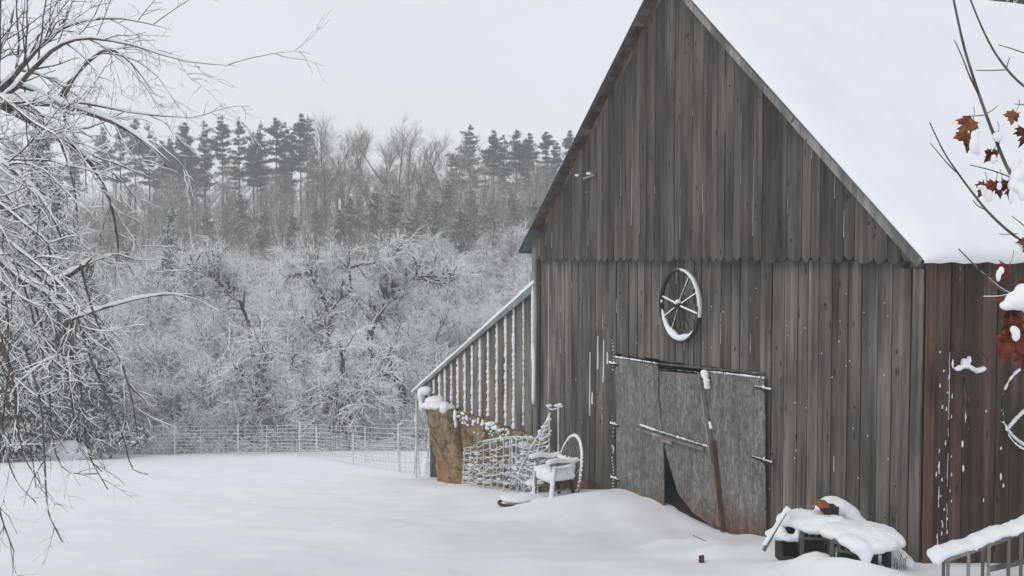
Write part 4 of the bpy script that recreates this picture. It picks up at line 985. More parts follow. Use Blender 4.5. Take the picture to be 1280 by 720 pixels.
# undergrowth: low snowed twigs nobody could count
g = np.random.default_rng(77); n = 18000
Yv = 45.8+g.random(n)**1.35*92; pxv = g.uniform(-90, 790, n); xv = (pxv-640)/F*Yv
st = np.stack([xv, Yv, ground(xv, Yv)], 1); hgt = g.uniform(.5, 2.1, n)*(.75+Yv/140)
d = g.normal(size=(n, 3))*.95; d[:, 2] = 1; P = [st]; 
for k in range(4):
    d = d/np.linalg.norm(d, axis=1, keepdims=True); P.append(P[-1]+d*hgt[:, None]/4); d = d+g.normal(size=(n, 3))*.28; d[:, 2] -= .24
P = np.stack(P, 1); R = (g.uniform(.010, .022, n)*(.6+Yv/100))[:, None]*np.linspace(1, .5, 5)[None]
P1, R1 = grow(P, R, 26000, .2, 1., .25, .9, .4, 1.2, 3, grav=-.08, wob=.15, rf=.8, rmin=.010, r_end=.7, seed=5)
V, Fq = merge([tubes(P, R, 3), tubes(P1, R1, 3)])
tag(link('undergrowth', npmesh('undergrowth', V, Fq), BARK_S), 'tangled snow-covered brush filling the valley between the trees', 'brush', kind='stuff')

g = np.random.default_rng(78); n = 7800
Yv = 84+g.random(n)**.75*76; pxv = g.uniform(-90, 790, n); xv = (pxv-640)/F*Yv
st = np.stack([xv, Yv, ground(xv, Yv)], 1); hgt = g.uniform(1.6, 6.2, n)*np.interp(Yv, [84, 110], [.55, 1.])*np.interp(np.sin(xv*.33)+np.sin(xv*.11+2), [-2, 2], [.7, 1.15])
d = g.normal(size=(n, 3))*.22; d[:, 2] = 1; P = [st]
for k in range(5):
    d = d/np.linalg.norm(d, axis=1, keepdims=True); P.append(P[-1]+d*hgt[:, None]/5); d = d+g.normal(size=(n, 3))*.13
P = np.stack(P, 1); R = g.uniform(.014, .04, n)[:, None]*np.linspace(1, .4, 6)[None]
P1, R1 = grow(P, R, 17000, .25, 1., .5, 1.6, .3, .8, 4, grav=.02, wob=.12, rf=.6, rmin=.009, r_end=.6, seed=5)
V, Fq = merge([tubes(P, R, 3), tubes(P1, R1, 3)])
tag(link('brown_brush', npmesh('brown_brush', V, Fq), TWIG_B), 'dense brown leafless brush in a band under the ridge pines', 'brush', kind='stuff')

# ================================================================== wire fence
fe = empty('wire_fence', (px2x(215, 44), 44, gz(px2x(215, 44), 44)), 'long snow-frosted wire fence with thin posts crossing behind the snowfield', 'fence')
def gpt(px, Y): x = px2x(px, Y); return np.array([x, Y, gz(x, Y)])
runs = [[(60, 44.5), (120, 44.2), (215, 44), (248, 44), (295, 43.8), (330, 43.6), (365, 43.3), (352, 43.5)], [(345, 43), (390, 41.5), (425, 40), (455, 38.5), (485, 37), (520, 36)], [(372, 41), (395, 39), (440, 35.5), (470, 33.5), (495, 31.8), (500, 31.5)], [(500, 31.5), (515, 31), (532, 30.6), (548, 31)]]
L = []; g = np.random.default_rng(3)
def wire_run(pts, hh, nh, sp, r, jit=.02, top=None):
    q = np.array([gpt(*p) for p in pts]); q = q[:-1] if np.allclose(pts[-1], (352, 43.5)) else q
    ln = np.linalg.norm(q[-1]-q[0]); K = int(ln/.35)+4
    t = np.linspace(0, 1, K); cum = np.concatenate([[0], np.cumsum(np.linalg.norm(np.diff(q, axis=0), axis=1))]); cum /= cum[-1]
    base = np.stack([np.interp(t, cum, q[:, i]) for i in range(3)], 1); base[:, 2] = ground(base[:, 0], base[:, 1])
    out = []
    for k in range(nh):
        P = base.copy(); P[:, 2] += .06+(hh-.08)*(k/(nh-1))**1.12+np.convolve(g.normal(size=K), np.ones(3)/3, 'same')*jit*(2.2 if k == nh-1 else 1)
        out.append(tubes(P[None], np.full((1, K), r)*g.uniform(.7, 1.3, (1, K)), 4))
    nv = int(ln/sp)
    for i in range(nv+1):
        x = i/nv; b = np.array([np.interp(x, cum, q[:, j]) for j in range(3)]); b[2] = gz(b[0], b[1]); P = np.stack([b+np.array([g.normal()*.01, 0, hh*s]) for s in np.linspace(0, 1, 4)])
        out.append(tubes(P[None], np.full((1, 4), r*.65), 3))
    return out
for rn, hh, nh, sp, r in ((runs[0], 1.2, 9, .35, .0085), (runs[1], 1.2, 9, .3, .009), (runs[2], .95, 8, .28, .0075), (runs[3], 1.55, 10, .17, .0075)):
    V, Fq = merge(wire_run(rn, hh, nh, sp, r)); link('wire_mesh', npmesh('wire_mesh', V-origin(fe), Fq), WIRE, fe)
for px, Y, h_, r, ln in ((120, 44.2, 1.2, .03, 0), (215, 44, 1.32, .036, 0), (295, 43.8, 1.25, .034, 0), (330, 43.6, 1.2, .02, .05), (372, 41, 1.3, .032, .02), (395, 39, 1.2, .026, -.04), (440, 35.5, 1.05, .022, 0), (497, 31.7, 1.45, .032, 0), (455, 38.5, 1.2, .025, 0), (248, 44, 1.15, .018, 0), (516, 31, 1.5, .025, .12), (524, 30.8, 1.7, .028, -.14), (532, 30.6, 1.4, .022, .1)):
    b = gpt(px, Y); tube_mesh('post', [([b+np.array([0, 0, -.2]), b+np.array([ln, 0, h_])], r, r)], WIRE, fe, 7)
# fence wires thick with snow clumps near the lean-to corner
blob('snow', [(gpt(532, 30.4)+np.array([0, 0, .15]), (.16, .16, .3)), (gpt(536, 30.4)+np.array([0, 0, .1]), (.2, .16, .2)), (gpt(500, 31.7)+np.array([0, 0, 1.45]), (.05, .05, .05))], fe, .03)

# low snow-covered heap with blue tarp at far left
hp2 = empty('covered_pile', gpt(45, 41), 'low heap under deep snow with blue tarpaulin showing at its edges, far left', 'covered pile')
def gb(px, py, Y, r): return (at(px, py, Y), r)
blob('snow', [gb(8, 574, 41, (1.3, .9, .55)), gb(35, 571, 41, (1.0, .9, .55)), gb(62, 570, 41, (.9, .8, .6)), gb(84, 568, 41, (.65, .7, .55)), gb(97, 570, 41, (.4, .6, .4)), gb(-20, 572, 41, (1.5, 1, .6))], hp2, .06)
m = MB()
for px, py, wd in ((35, 585, .28), (42, 586, .2), (95, 581, .30), (100, 579, .25), (6, 587, .2)):
    p = at(px, py, 40.1); m.prism([p+np.array([-wd, -.05, -.07]), p+np.array([wd, 0, -.09]), p+np.array([wd*.9, 0, .07]), p+np.array([-wd*.8, -.05, .05])], [p+np.array([-wd, .5, -.07]), p+np.array([wd, .5, -.09]), p+np.array([wd*.9, .5, .09]), p+np.array([-wd*.8, .5, .05])])
m.build('tarpaulin', BLUEP, hp2)

# ================================================================== wire roll, trellis, pole, chair near the lean-to
def wloc(px, w):   # ground point in front of the wall whose column is px
    d = ray(px, 600); n = S_; k = (n@(C0+S_*w))/(n@d); p = d*k; return np.array([p[0], p[1], gz(p[0], p[1])])
rl = empty('fencing_bundle', wloc(625, -.5), 'crumpled bundle of snow-crusted woven wire leaning on the ochre wall', 'wire fencing')
g = np.random.default_rng(8); L = []
def pw(px, py, w): return B(*((lambda q: (q[0], w, q[1]))(onwall(px, py, w))))
for layer, w_ in enumerate((-.45, -.6, -.75)):
    K = 34
    tops = [(580, 560), (610, 553), (640, 547), (668, 548)]; bots = [(578, 603), (610, 610), (640, 616), (672, 618)]
    if layer == 2: tops = [(586, 585), (615, 577), (650, 573), (668, 585)]
    tp = smooth_path([pw(*p, w_) for p in tops], K); bt = smooth_path([pw(*p, w_) for p in bots], K)
    nh = 7 if layer < 2 else 5
    for h_ in range(nh):
        f = h_/(nh-1); P = tp*(1-f)+bt*f; P[:, 2] += np.convolve(g.normal(size=K), np.ones(3)/3, 'same')*.05; P += S_*np.convolve(g.normal(size=K), np.ones(4)/4, 'same')[:, None]*.08
        L.append(tubes(P[None], g.uniform(.005, .015, (1, K)), 6))
    for v_ in range(0, K, 3):
        P = np.stack([tp[v_]*(1-f)+bt[v_]*f+g.normal(size=3)*.012 for f in np.linspace(0, 1, 7)]); L.append(tubes(P[None], g.uniform(.006, .012, (1, 7)), 5))
V, Fq = merge(L); link('wire_mesh', npmesh('wire_mesh', V-origin(rl), Fq), WIRE, rl, True)
bl = []
for _ in range(70):
    px = g.uniform(582, 668); py = g.uniform(562, 606); bl.append((pw(px, py, g.choice([-.5, -.65, -.85])), (g.uniform(.03, .09), g.uniform(.02, .05), g.uniform(.010, .022))))
blob('snow', bl, rl, .014)
tube_mesh('frame_bar', [([pw(640, 548, -.4), pw(641, 606, -.5)], .02, .02), ([pw(605, 551, -.45), pw(640, 546, -.42), pw(672, 548, -.4)], .018, .018)], WIRE, rl)
# grey tub behind the wire
tb = empty('plastic_tub', wloc(655, -.28), 'grey-green plastic tub half hidden behind the wire fencing', 'tub')
m = MB(); a = onwall(642, 553, -.3); b = onwall(667, 574, -.3); m.board([(b[0], -5.9), (a[0], -5.9), (a[0]+.02, a[1]), (b[0]-.02, a[1])], -.38, -.14); m.build('body', GREYB, tb, .02)
m = MB(); m.board([(b[0]-.04, a[1]-.03), (a[0]+.04, a[1]-.03), (a[0]+.04, a[1]+.02), (b[0]-.04, a[1]+.02)], -.41, -.11); m.build('lid', GREYB, tb, .01)
blob('snow', [((B((a[0]+b[0])/2+k*.1, -.26, a[1]+.04)), (.12, .12, .05)) for k in (-1, 0, 1)], tb, .015)
# trellis obelisk
tr = empty('garden_obelisk', wloc(668, -.8), 'snow-crusted wire garden obelisk leaning beside the chair', 'garden obelisk')
apex = pw(687, 518, -.45); feet = [pw(641, 606, -.85), pw(662, 612, -1.1), pw(686, 600, -.8), pw(668, 600, -.35)]
L = []
for f_ in feet:
    P = smooth_path([f_, (f_+apex)/2+g.normal(size=3)*.03, apex+g.normal(size=3)*.03], 26); L.append(tubes(P[None], g.uniform(.010, .022, (1, 26)), 6))
for r_ in np.linspace(.08, .93, 11):
    c = [f_*(1-r_)+apex*r_ for f_ in feet]; c.append(c[0]); P = smooth_path([p+g.normal(size=3)*.015 for p in c], 22); L.append(tubes(P[None], g.uniform(.009, .02, (1, 22)), 6))
V, Fq = merge(L); link('frame', npmesh('frame', V-origin(tr), Fq), WIRE, tr, True)
blob('snow', [(feet[g.integers(0, 4)]*(1-t)+apex*t+g.normal(size=3)*.02, (g.uniform(.03, .07), .04, g.uniform(.02, .04))) for t in g.uniform(.05, .95, 26)]+[(feet[1]*.9+apex*.1+np.array([k*.06, 0, -.02]), (.12, .12, .06)) for k in range(3)], tr, .014)
pl_ = empty('garden_pole', wloc(697, -.3), 'thin metal pole with a snowy crossbar standing by the barn corner', 'pole')
tube_mesh('pole', [([pw(698, 612, -.35), pw(698, 508, -.35)], .016, .016)], WIRE, pl_); tube_mesh('crossbar', [([pw(683, 507, -.35), pw(690, 512, -.35), pw(703, 508, -.35)], .016, .014)], WIRE, pl_)
blob('snow', [(pw(700, 506, -.35), (.05, .04, .035)), (pw(696, 507, -.35), (.06, .04, .03)), (pw(687, 507, -.35), (.07, .04, .03)), (pw(698, 520, -.36), (.022, .022, .06)), (pw(698, 560, -.36), (.024, .024, .09))], pl_, .012)

# chair -------------------------------------------------------------
cb = wloc(693, -.95); fwd = np.array([-.88, -.475, 0]); fwd /= np.linalg.norm(fwd); lat = np.array([-fwd[1], fwd[0], 0])  # lat: towards the camera side
if lat[1] > 0: lat = -lat
cb = cb+np.array([0, 0, -.06])
def Ch(f, l_, z): f = f*(.72 if f > 0 else .9); return cb+fwd*f*.9+lat*l_*.88+np.array([0, 0, z*.92])
ch = empty('hoop_chair', cb, 'rustic hoop-backed armchair buried in snow against the barn wall', 'chair')
CW = m_plain('pale_bentwood', (.15, .14, .13), (.3, .29, .28), 8, .8)
# seat
m = MB(); m.prism([Ch(-.25, -.27, .40), Ch(.30, -.31, .43), Ch(.30, .31, .43), Ch(-.25, .27, .40)], [Ch(-.25, -.27, .44), Ch(.30, -.31, .47), Ch(.30, .31, .47), Ch(-.25, .27, .44)]); m.build('seat', CW, ch, .01)
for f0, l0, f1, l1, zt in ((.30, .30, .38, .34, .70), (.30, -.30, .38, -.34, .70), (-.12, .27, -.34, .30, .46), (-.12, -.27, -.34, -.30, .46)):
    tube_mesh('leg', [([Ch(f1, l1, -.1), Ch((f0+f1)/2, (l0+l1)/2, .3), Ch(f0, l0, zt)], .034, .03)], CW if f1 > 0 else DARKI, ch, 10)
tube_mesh('stretcher', [([Ch(.33, .3, .2), Ch(-.22, .28, .2)], .018, .018)], CW, ch); tube_mesh('stretcher', [([Ch(.33, -.3, .2), Ch(-.22, -.28, .2)], .018, .018)], CW, ch)
for s in (-1, 1):
    tube_mesh('armrest', [([Ch(.42, .33*s, .72), Ch(.2, .35*s, .71), Ch(-.1, .35*s, .72), Ch(-.32, .30*s, .76)], .035, .03)], CW, ch, 10)
# hoop back, leaning backward
def hoop(a, r=1., off=0): return Ch(-.24-.30*(math.sin(a)*.5+.5)+off, .42*math.cos(a)*r, .16+(.56+.42*math.sin(a)*1.12)*1+(r-1)*.5*math.sin(a))
HP = [Ch(-.25, .33, 0.0)]+[Ch(-.25-.28*z, .42*math.sin(math.pi*min(1, .33+.34*t))*(1 if t < 1 else 1), z) for t, z in ((0., .25), (.6, .55))]
def hoopt(t, r=1.):      # t 0..1 from near foot over the top to far foot
    a = math.pi*t; l_ = .46*math.cos(a); z = .05+1.08*math.sin(a)**.72 if math.sin(a) > 0 else .05
    return Ch(-.24-.26*z, l_*r, .05+(z-.05)*(1+(r-1)*.45))
hp_pts = [hoopt(t) for t in np.linspace(0, 1, 21)]
tube_mesh('back_hoop', [(hp_pts, .028, .028)], CW, ch, 8, K=70)
for t in np.linspace(.12, .88, 13):
    a = hoopt(t); b = Ch(-.27, .22*math.cos(math.pi*t), .45); tube_mesh('spindle', [([a, b], .012, .012)], CW, ch, 6)
P = []; R = []
for t in np.linspace(.06, .94, 34):
    a = hoopt(t, .99); b = hoopt(t, 1.13); P.append([a*(1-s)+b*s for s in (0, .4, .8, 1)]); R.append([.024, .02, .011, .002])
V, Fq = tubes(P, R, 6); link('peg', npmesh('peg', V-origin(ch), Fq), SNOW, ch, True)
bl = [(np.array(hoopt(t))+np.array([0, 0, .012]), (.030, .030, .032)) for t in np.linspace(.02, .98, 60)]
for s in (-1, 1):
    bl += [(Ch(.44-.76*t, .335*s, .765+.02*math.sin(t*6)), (.06, .055, .045)) for t in np.linspace(0, 1, 12)]
bl += [(Ch(f, l_, .53-.02*abs(l_)+.04*(.3-f)), (.14, .14, .075)) for f in (-.2, -.05, .1, .22) for l_ in (-.2, 0, .2)]
bl += [(Ch(.33, l_, .44), (.04, .12, .09)) for l_ in (-.22, -.1, 0, .1, .22)]
bl += [(Ch(.0+.1*k, .30, .46), (.1, .04, .07)) for k in range(-2, 4)]
for s in (-1, 1): bl += [(Ch(.38-.1*t, .34*s, .05+.62*t), (.042, .042, .06)) for t in np.linspace(0, 1, 14)]
bl += [(Ch(-.3, l_, .62+.0*abs(l_)), (.07, .09, .15)) for l_ in (-.2, -.05, .1, .22)]
bl += [(Ch(.4, 0.34, .0), (.08, .08, .06)), (Ch(.42, -.34, .0), (.08, .08, .06))]
blob('snow', bl, ch, .013)
# shallow pan half buried in front of the chair
pn = gp(645, 629); pb = empty('shallow_pan', pn, 'dark shallow pan heaped with snow in front of the chair', 'pan')
pc = pn+np.array([0, 0, .03]); 
tube_mesh('rim', [([pc+np.array([.30*math.cos(t), .26*math.sin(t), -.02]) for t in np.linspace(0, 6.283, 20)], .025, .025)], DARKI, pb, 8, K=50)
blob('snow', [(pc+np.array([0, 0, .06]), (.29, .25, .07)), (pc+np.array([.12, .05, .07]), (.22, .22, .06)), (pc+np.array([.34, .12, .0]), (.25, .3, .08))], pb, .016)

# ================================================================== junk pile by the right corner
def P3(px, py, Y): return at(px, py, Y)
def crate(px, py, Y, wx, dy, hz, yaw, label):
    """open lattice crate: front upper-left corner at the pixel"""
    o = P3(px, py, Y); ax = np.array([math.cos(yaw), math.sin(yaw), 0]); ay = np.array([-math.sin(yaw), math.cos(yaw), 0]); az = np.array([0, 0, 1.])
    r = empty('milk_crate', o-az*hz, label, 'crate')
    def q(a, b, c): return o+ax*a+ay*b-az*c
    m = MB()
    for (a, b) in ((0, 0), (wx, 0), (0, dy), (wx, dy)): m.bar(q(a, b, 0), q(a, b, hz), .035, .035)
    for c, t in ((.01, .03), (hz*.28, .025), (hz-.01, .04)):
        for p0, p1 in (((0, 0), (wx, 0)), ((wx, 0), (wx, dy)), ((0, 0), (0, dy)), ((0, dy), (wx, dy))): m.bar(q(*p0, c), q(*p1, c), .02, t)
    for k in range(1, 4):
        m.bar(q(wx*k/4, 0, 0), q(wx*k/4, 0, hz*.28), .02, .02); m.bar(q(0, dy*k/4, 0), q(0, dy*k/4, hz*.28), .02, .02); m.bar(q(wx, dy*k/4, 0), q(wx, dy*k/4, hz*.28), .02, .02)
    for k in (1, 3): m.bar(q(wx*k/4, dy, 0), q(wx*k/4, dy, hz), .03, .02); m.bar(q(0, dy*k/4, 0), q(0, dy*k/4, hz), .02, .03)
    m.build('frame', BLACKP, r); m = MB(); m.prism([q(.01, .01, hz), q(wx-.01, .01, hz), q(wx-.01, dy-.01, hz), q(.01, dy-.01, hz)], [q(.01, .01, hz-.015), q(wx-.01, .01, hz-.015), q(wx-.01, dy-.01, hz-.015), q(.01, dy-.01, hz-.015)]); m.build('floor', BLACKP, r)
    m = MB(); m.prism([q(.03, dy*.8, 0.02), q(wx-.03, dy*.8, .02), q(wx-.03, dy*.8, hz), q(.03, dy*.8, hz)], [q(.03, dy*.85, 0.02), q(wx-.03, dy*.85, .02), q(wx-.03, dy*.85, hz), q(.03, dy*.85, hz)]); m.build('back_panel', DARKI, r)
    return r
crate(1003, 663, 11.75, .29, .33, .30, -.18, 'dark slotted crate in the middle of the snowy heap')
crate(1040, 676, 11.3, .30, .36, .34, -.55, 'dark slotted crate under the drooping snow slab at the right of the heap')
lb_ = empty('wooden_box', P3(985, 685, 12.05), 'open dark wooden box at the left of the snowy heap', 'box')
m = MB(); a = P3(977, 658, 12.1)
m.prism([a, a+[.23, 0, 0], a+[.23, 0, -.03], a+[0, 0, -.03]], [a+[0, .3, 0], a+[.23, .3, 0], a+[.23, .3, -.03], a+[0, .3, -.03]])
for x0 in (0, .20): m.prism([a+[x0, 0, -.03], a+[x0+.03, 0, -.03], a+[x0+.03, 0, -.55], a+[x0, 0, -.55]], [a+[x0, .3, -.03], a+[x0+.03, .3, -.03], a+[x0+.03, .3, -.55], a+[x0, .3, -.55]])
m.prism([a+[.03, .27, -.03], a+[.2, .27, -.03], a+[.2, .27, -.55], a+[.03, .27, -.55]], [a+[.03, .3, -.03], a+[.2, .3, -.03], a+[.2, .3, -.55], a+[.03, .3, -.55]])
m.build('body', DARKI, lb_, .004)
# low plank table / pallet under the right slab
tbx = empty('low_table', P3(1095, 712, 11.6), 'low dark wooden table buried under the thick snow slab by the barn corner', 'table')
m = MB(); c = P3(1050, 677, 11.25); c2 = P3(1122, 668, 11.9)
ta, tb_ = P3(1046, 672, 11.45), P3(1117, 674, 11.4); n_ = np.array([.12, .5, 0])
m.prism([ta, tb_, tb_+n_, ta+n_], [ta-[0, 0, .035], tb_-[0, 0, .035], tb_+n_-[0, 0, .035], ta+n_-[0, 0, .035]]); m.build('top', DARKI, tbx, .004)
for p in (ta+[.42, .03, 0], tb_+[-.05, .03, 0], tb_+n_-[.05, .05, 0], ta+n_+[.3, -.05, 0]):
    m = MB(); m.bar(p-[0, 0, .03], p-[0, 0, .42], .09, .05); m.build('leg', DARKI, tbx, .004)
# orange lamp-like box sticking out
og = empty('orange_box', P3(1030, 632, 12.0), 'small orange plastic box with a dark opening poking out of the snow heap', 'box')
a = P3(1026, 629, 11.85); m = MB(); m.prism([a, a+[.10, 0, -.01], a+[.10, 0, -.055], a+[-.015, 0, -.06]], [a+[0, .2, 0], a+[.10, .2, -.01], a+[.10, .2, -.055], a+[-.015, .2, -.06]]); m.build('lid', ORANGE, og, .004)
m = MB(); b = a+[.02, .03, -.05]; m.prism([b, b+[.19, 0, -.01], b+[.19, 0, -.13], b+[.05, 0, -.1]], [b+[0, .2, 0], b+[.19, .2, -.01], b+[.19, .2, -.13], b+[.05, .2, -.1]]); m.build('body', DARKI, og, .004)
tube_mesh('handle', [([a+[.09, -.02, -.01], a+[.09, -.02, -.13]], .006, .006), ([a+[.195, -.02, -.04], a+[.19, -.02, -.14]], .006, .006), ([a+[.09, -.02, -.03], a+[.195, -.02, -.04]], .005, .005)], IRON, og)
# leaning stick and small sticks
skt = empty('leaning_stick', P3(956, 684, 11.7), 'pale stick leaning on the left end of the snowy heap', 'stick')
tube_mesh('stick', [([P3(955, 688, 11.6), P3(969, 662, 11.75), P3(985, 636, 11.95)], .022, .018)], GREYW, skt)
blob('snow', [(P3(956+28*t, 681-45*t, 11.58+.36*t)+np.array([0, 0, .012]), (.026, .026, .022)) for t in np.linspace(0, 1, 20)]+[(P3(984, 638, 11.9), (.05, .04, .035))], skt, .01)
sk2 = empty('garden_fork', P3(1000, 640, 12.2), 'weathered stub of a stick poking up behind the heap beside the barn boards', 'stick')
tube_mesh('stick', [([P3(988, 660, 12.2), P3(1003, 632, 12.25)], .014, .01)], GREYW, sk2); tube_mesh('side_twig', [([P3(996, 645, 12.2), P3(1001, 640, 12.2), P3(997, 634, 12.2)], .008, .006)], GREYW, sk2)
sk2.name = 'broken_stick'
# snow of the heap
hs = empty('snow_heap', P3(1040, 690, 11.8), 'rounded snow mounds piled over the junk beside the barn corner', 'snow heap')
def gm(px, py, rx, ry, rz): p = gp(px, py); return (p-[0, 0, rz*.45], (rx, ry, rz))
def s3(px, py, Y, rx, ry, rz): return (P3(px, py, Y), (rx, ry, rz))
blob('upper_snow', [s3(1033, 640, 12.2, .14, .18, .16), s3(1047, 634, 12.2, .16, .16, .10), s3(1060, 645, 12.2, .14, .16, .14), s3(1072, 657, 12.15, .12, .16, .12), s3(1015, 652, 12.05, .18, .18, .13), s3(1028, 655, 11.85, .20, .18, .10), s3(1006, 655, 11.95, .15, .2, .09), s3(1044, 652, 11.85, .13, .16, .08), s3(1040, 627, 12.25, .14, .12, .07), s3(990, 649, 12.1, .15, .18, .08), s3(979, 650, 12.1, .09, .13, .08), s3(1000, 643, 12.2, .16, .12, .07), s3(1020, 661, 11.75, .19, .12, .06)], hs, .016, seed=3, rough=.02, smooth_it=40)
blob('slab_snow', [s3(1045, 664, 11.6, .2, .22, .09), s3(1060, 662, 11.7, .22, .26, .1), s3(1080, 664, 11.75, .24, .26, .11), s3(1100, 668, 11.7, .2, .26, .11), s3(1052, 668, 11.5, .17, .22, .085), s3(1070, 668, 11.5, .2, .28, .10), s3(1090, 670, 11.5, .2, .28, .11), s3(1107, 672, 11.5, .17, .28, .10), s3(1118, 674, 11.5, .10, .26, .08), s3(1062, 676, 11.25, .14, .12, .07), s3(1075, 684, 11.15, .13, .10, .08), s3(1082, 694, 11.12, .08, .07, .09), s3(1084, 703, 11.1, .04, .04, .07), s3(1096, 684, 11.2, .13, .10, .08), s3(1110, 681, 11.25, .12, .12, .07), s3(1040, 664, 11.55, .1, .16, .05)], hs, .016, seed=4, rough=.02, smooth_it=44)
blob('low_snow', [s3(975, 665, 12.1, .08, .12, .10), s3(966, 668, 12.1, .09, .1, .06), s3(997, 668, 11.9, .035, .05, .1), s3(1120, 700, 11.9, .14, .15, .14), s3(1128, 704, 11.85, .12, .15, .1), s3(985, 672, 11.95, .1, .1, .04)], hs, .018, seed=6, smooth_it=14)
# bits lying in the snow
a = gp(877, 700)+np.array([-.03, -.03, .045]); rk_ = empty('brick_stub', a, 'reddish stub poking through the snow in front of the door', 'brick')
m = MB(); m.prism([a, a+[.06, .01, .01], a+[.06, .01, -.08], a+[0, 0, -.08]], [a+[0, .06, 0], a+[.06, .07, .01], a+[.06, .07, -.08], a+[0, .06, -.08]]); m.build('body', m_plain('brick_red', (.05, .025, .02), (.09, .045, .035), 9), rk_, .006)
tw = empty('fallen_twig', gp(876, 678), 'thin twig lying on the snow before the double door', 'twig')
tube_mesh('twig', [([gp(866, 672)+np.array([0, 0, .03]), gp(880, 677)+np.array([0, 0, .02]), gp(893, 681)], .005, .003)], IRON, tw)
# dry stems by the corner
ds = empty('dry_weeds', P3(1122, 708, 11.5), 'thin dry weed stems at the foot of the barn corner', 'weeds'); random.seed(5)
tube_mesh('stems', [([P3(1118+i*2.2, 712, 11.5), P3(1117+i*2.4+random.uniform(-3, 3), 700, 11.5), P3(1116+i*2.6+random.uniform(-8, 8), random.uniform(683, 700), 11.5)], .004, .002) for i in range(8)], IRON, ds)

# ================================================================== railing bottom right
ra = empty('picket_railing', P3(1230, 720, 10.6), 'grey slatted railing with thick snow on its handrail, bottom right corner', 'railing')
A, Bn = P3(1176, 702, 10.4), P3(1430, 611, 11.2)
m = MB(); m.bar(A, Bn, .06, .035); m.build('handrail', GREYW, ra, .004)
m = MB(); m.bar(A-[0, 0, .62], Bn-[0, 0, .62], .05, .05); m.bar(A+[0, .30, -.0], Bn+[0, .30, 0], .05, .03); m.build('rail', GREYW, ra, .004)
random.seed(3)
for k in range(11):
    t = .03+k*.095; p = A*(1-t)+Bn*t; m = MB(); m.bar(p+[0, -.02, -.01], p+[random.uniform(-.01, .01), -.02, -.66], .028, .028); m.build('picket', GREYW, ra, .003)
for k in range(6):
    t = .07+k*.19; p = A*(1-t)+Bn*t; m = MB(); m.bar(p+[0, .30, -.01], p+[0, .30, -.64], .028, .028); m.build('picket', GREYW, ra, .003)
m = MB(); p = A*.72+Bn*.28; m.bar(p+[-.05, .12, -.33], p+[.35, .12, -.24], .03, .05); m.build('brace', GREYW, ra)
blob('snow', [(A*(1-t)+Bn*t+np.array([0, .10, .04+.012*math.sin(t*30)+.008*math.sin(t*71)]), (.09, .15, .05)) for t in np.linspace(0, 1, 40)]+[(A+[-.03, .05, .0], (.05, .1, .04))], ra, .02)

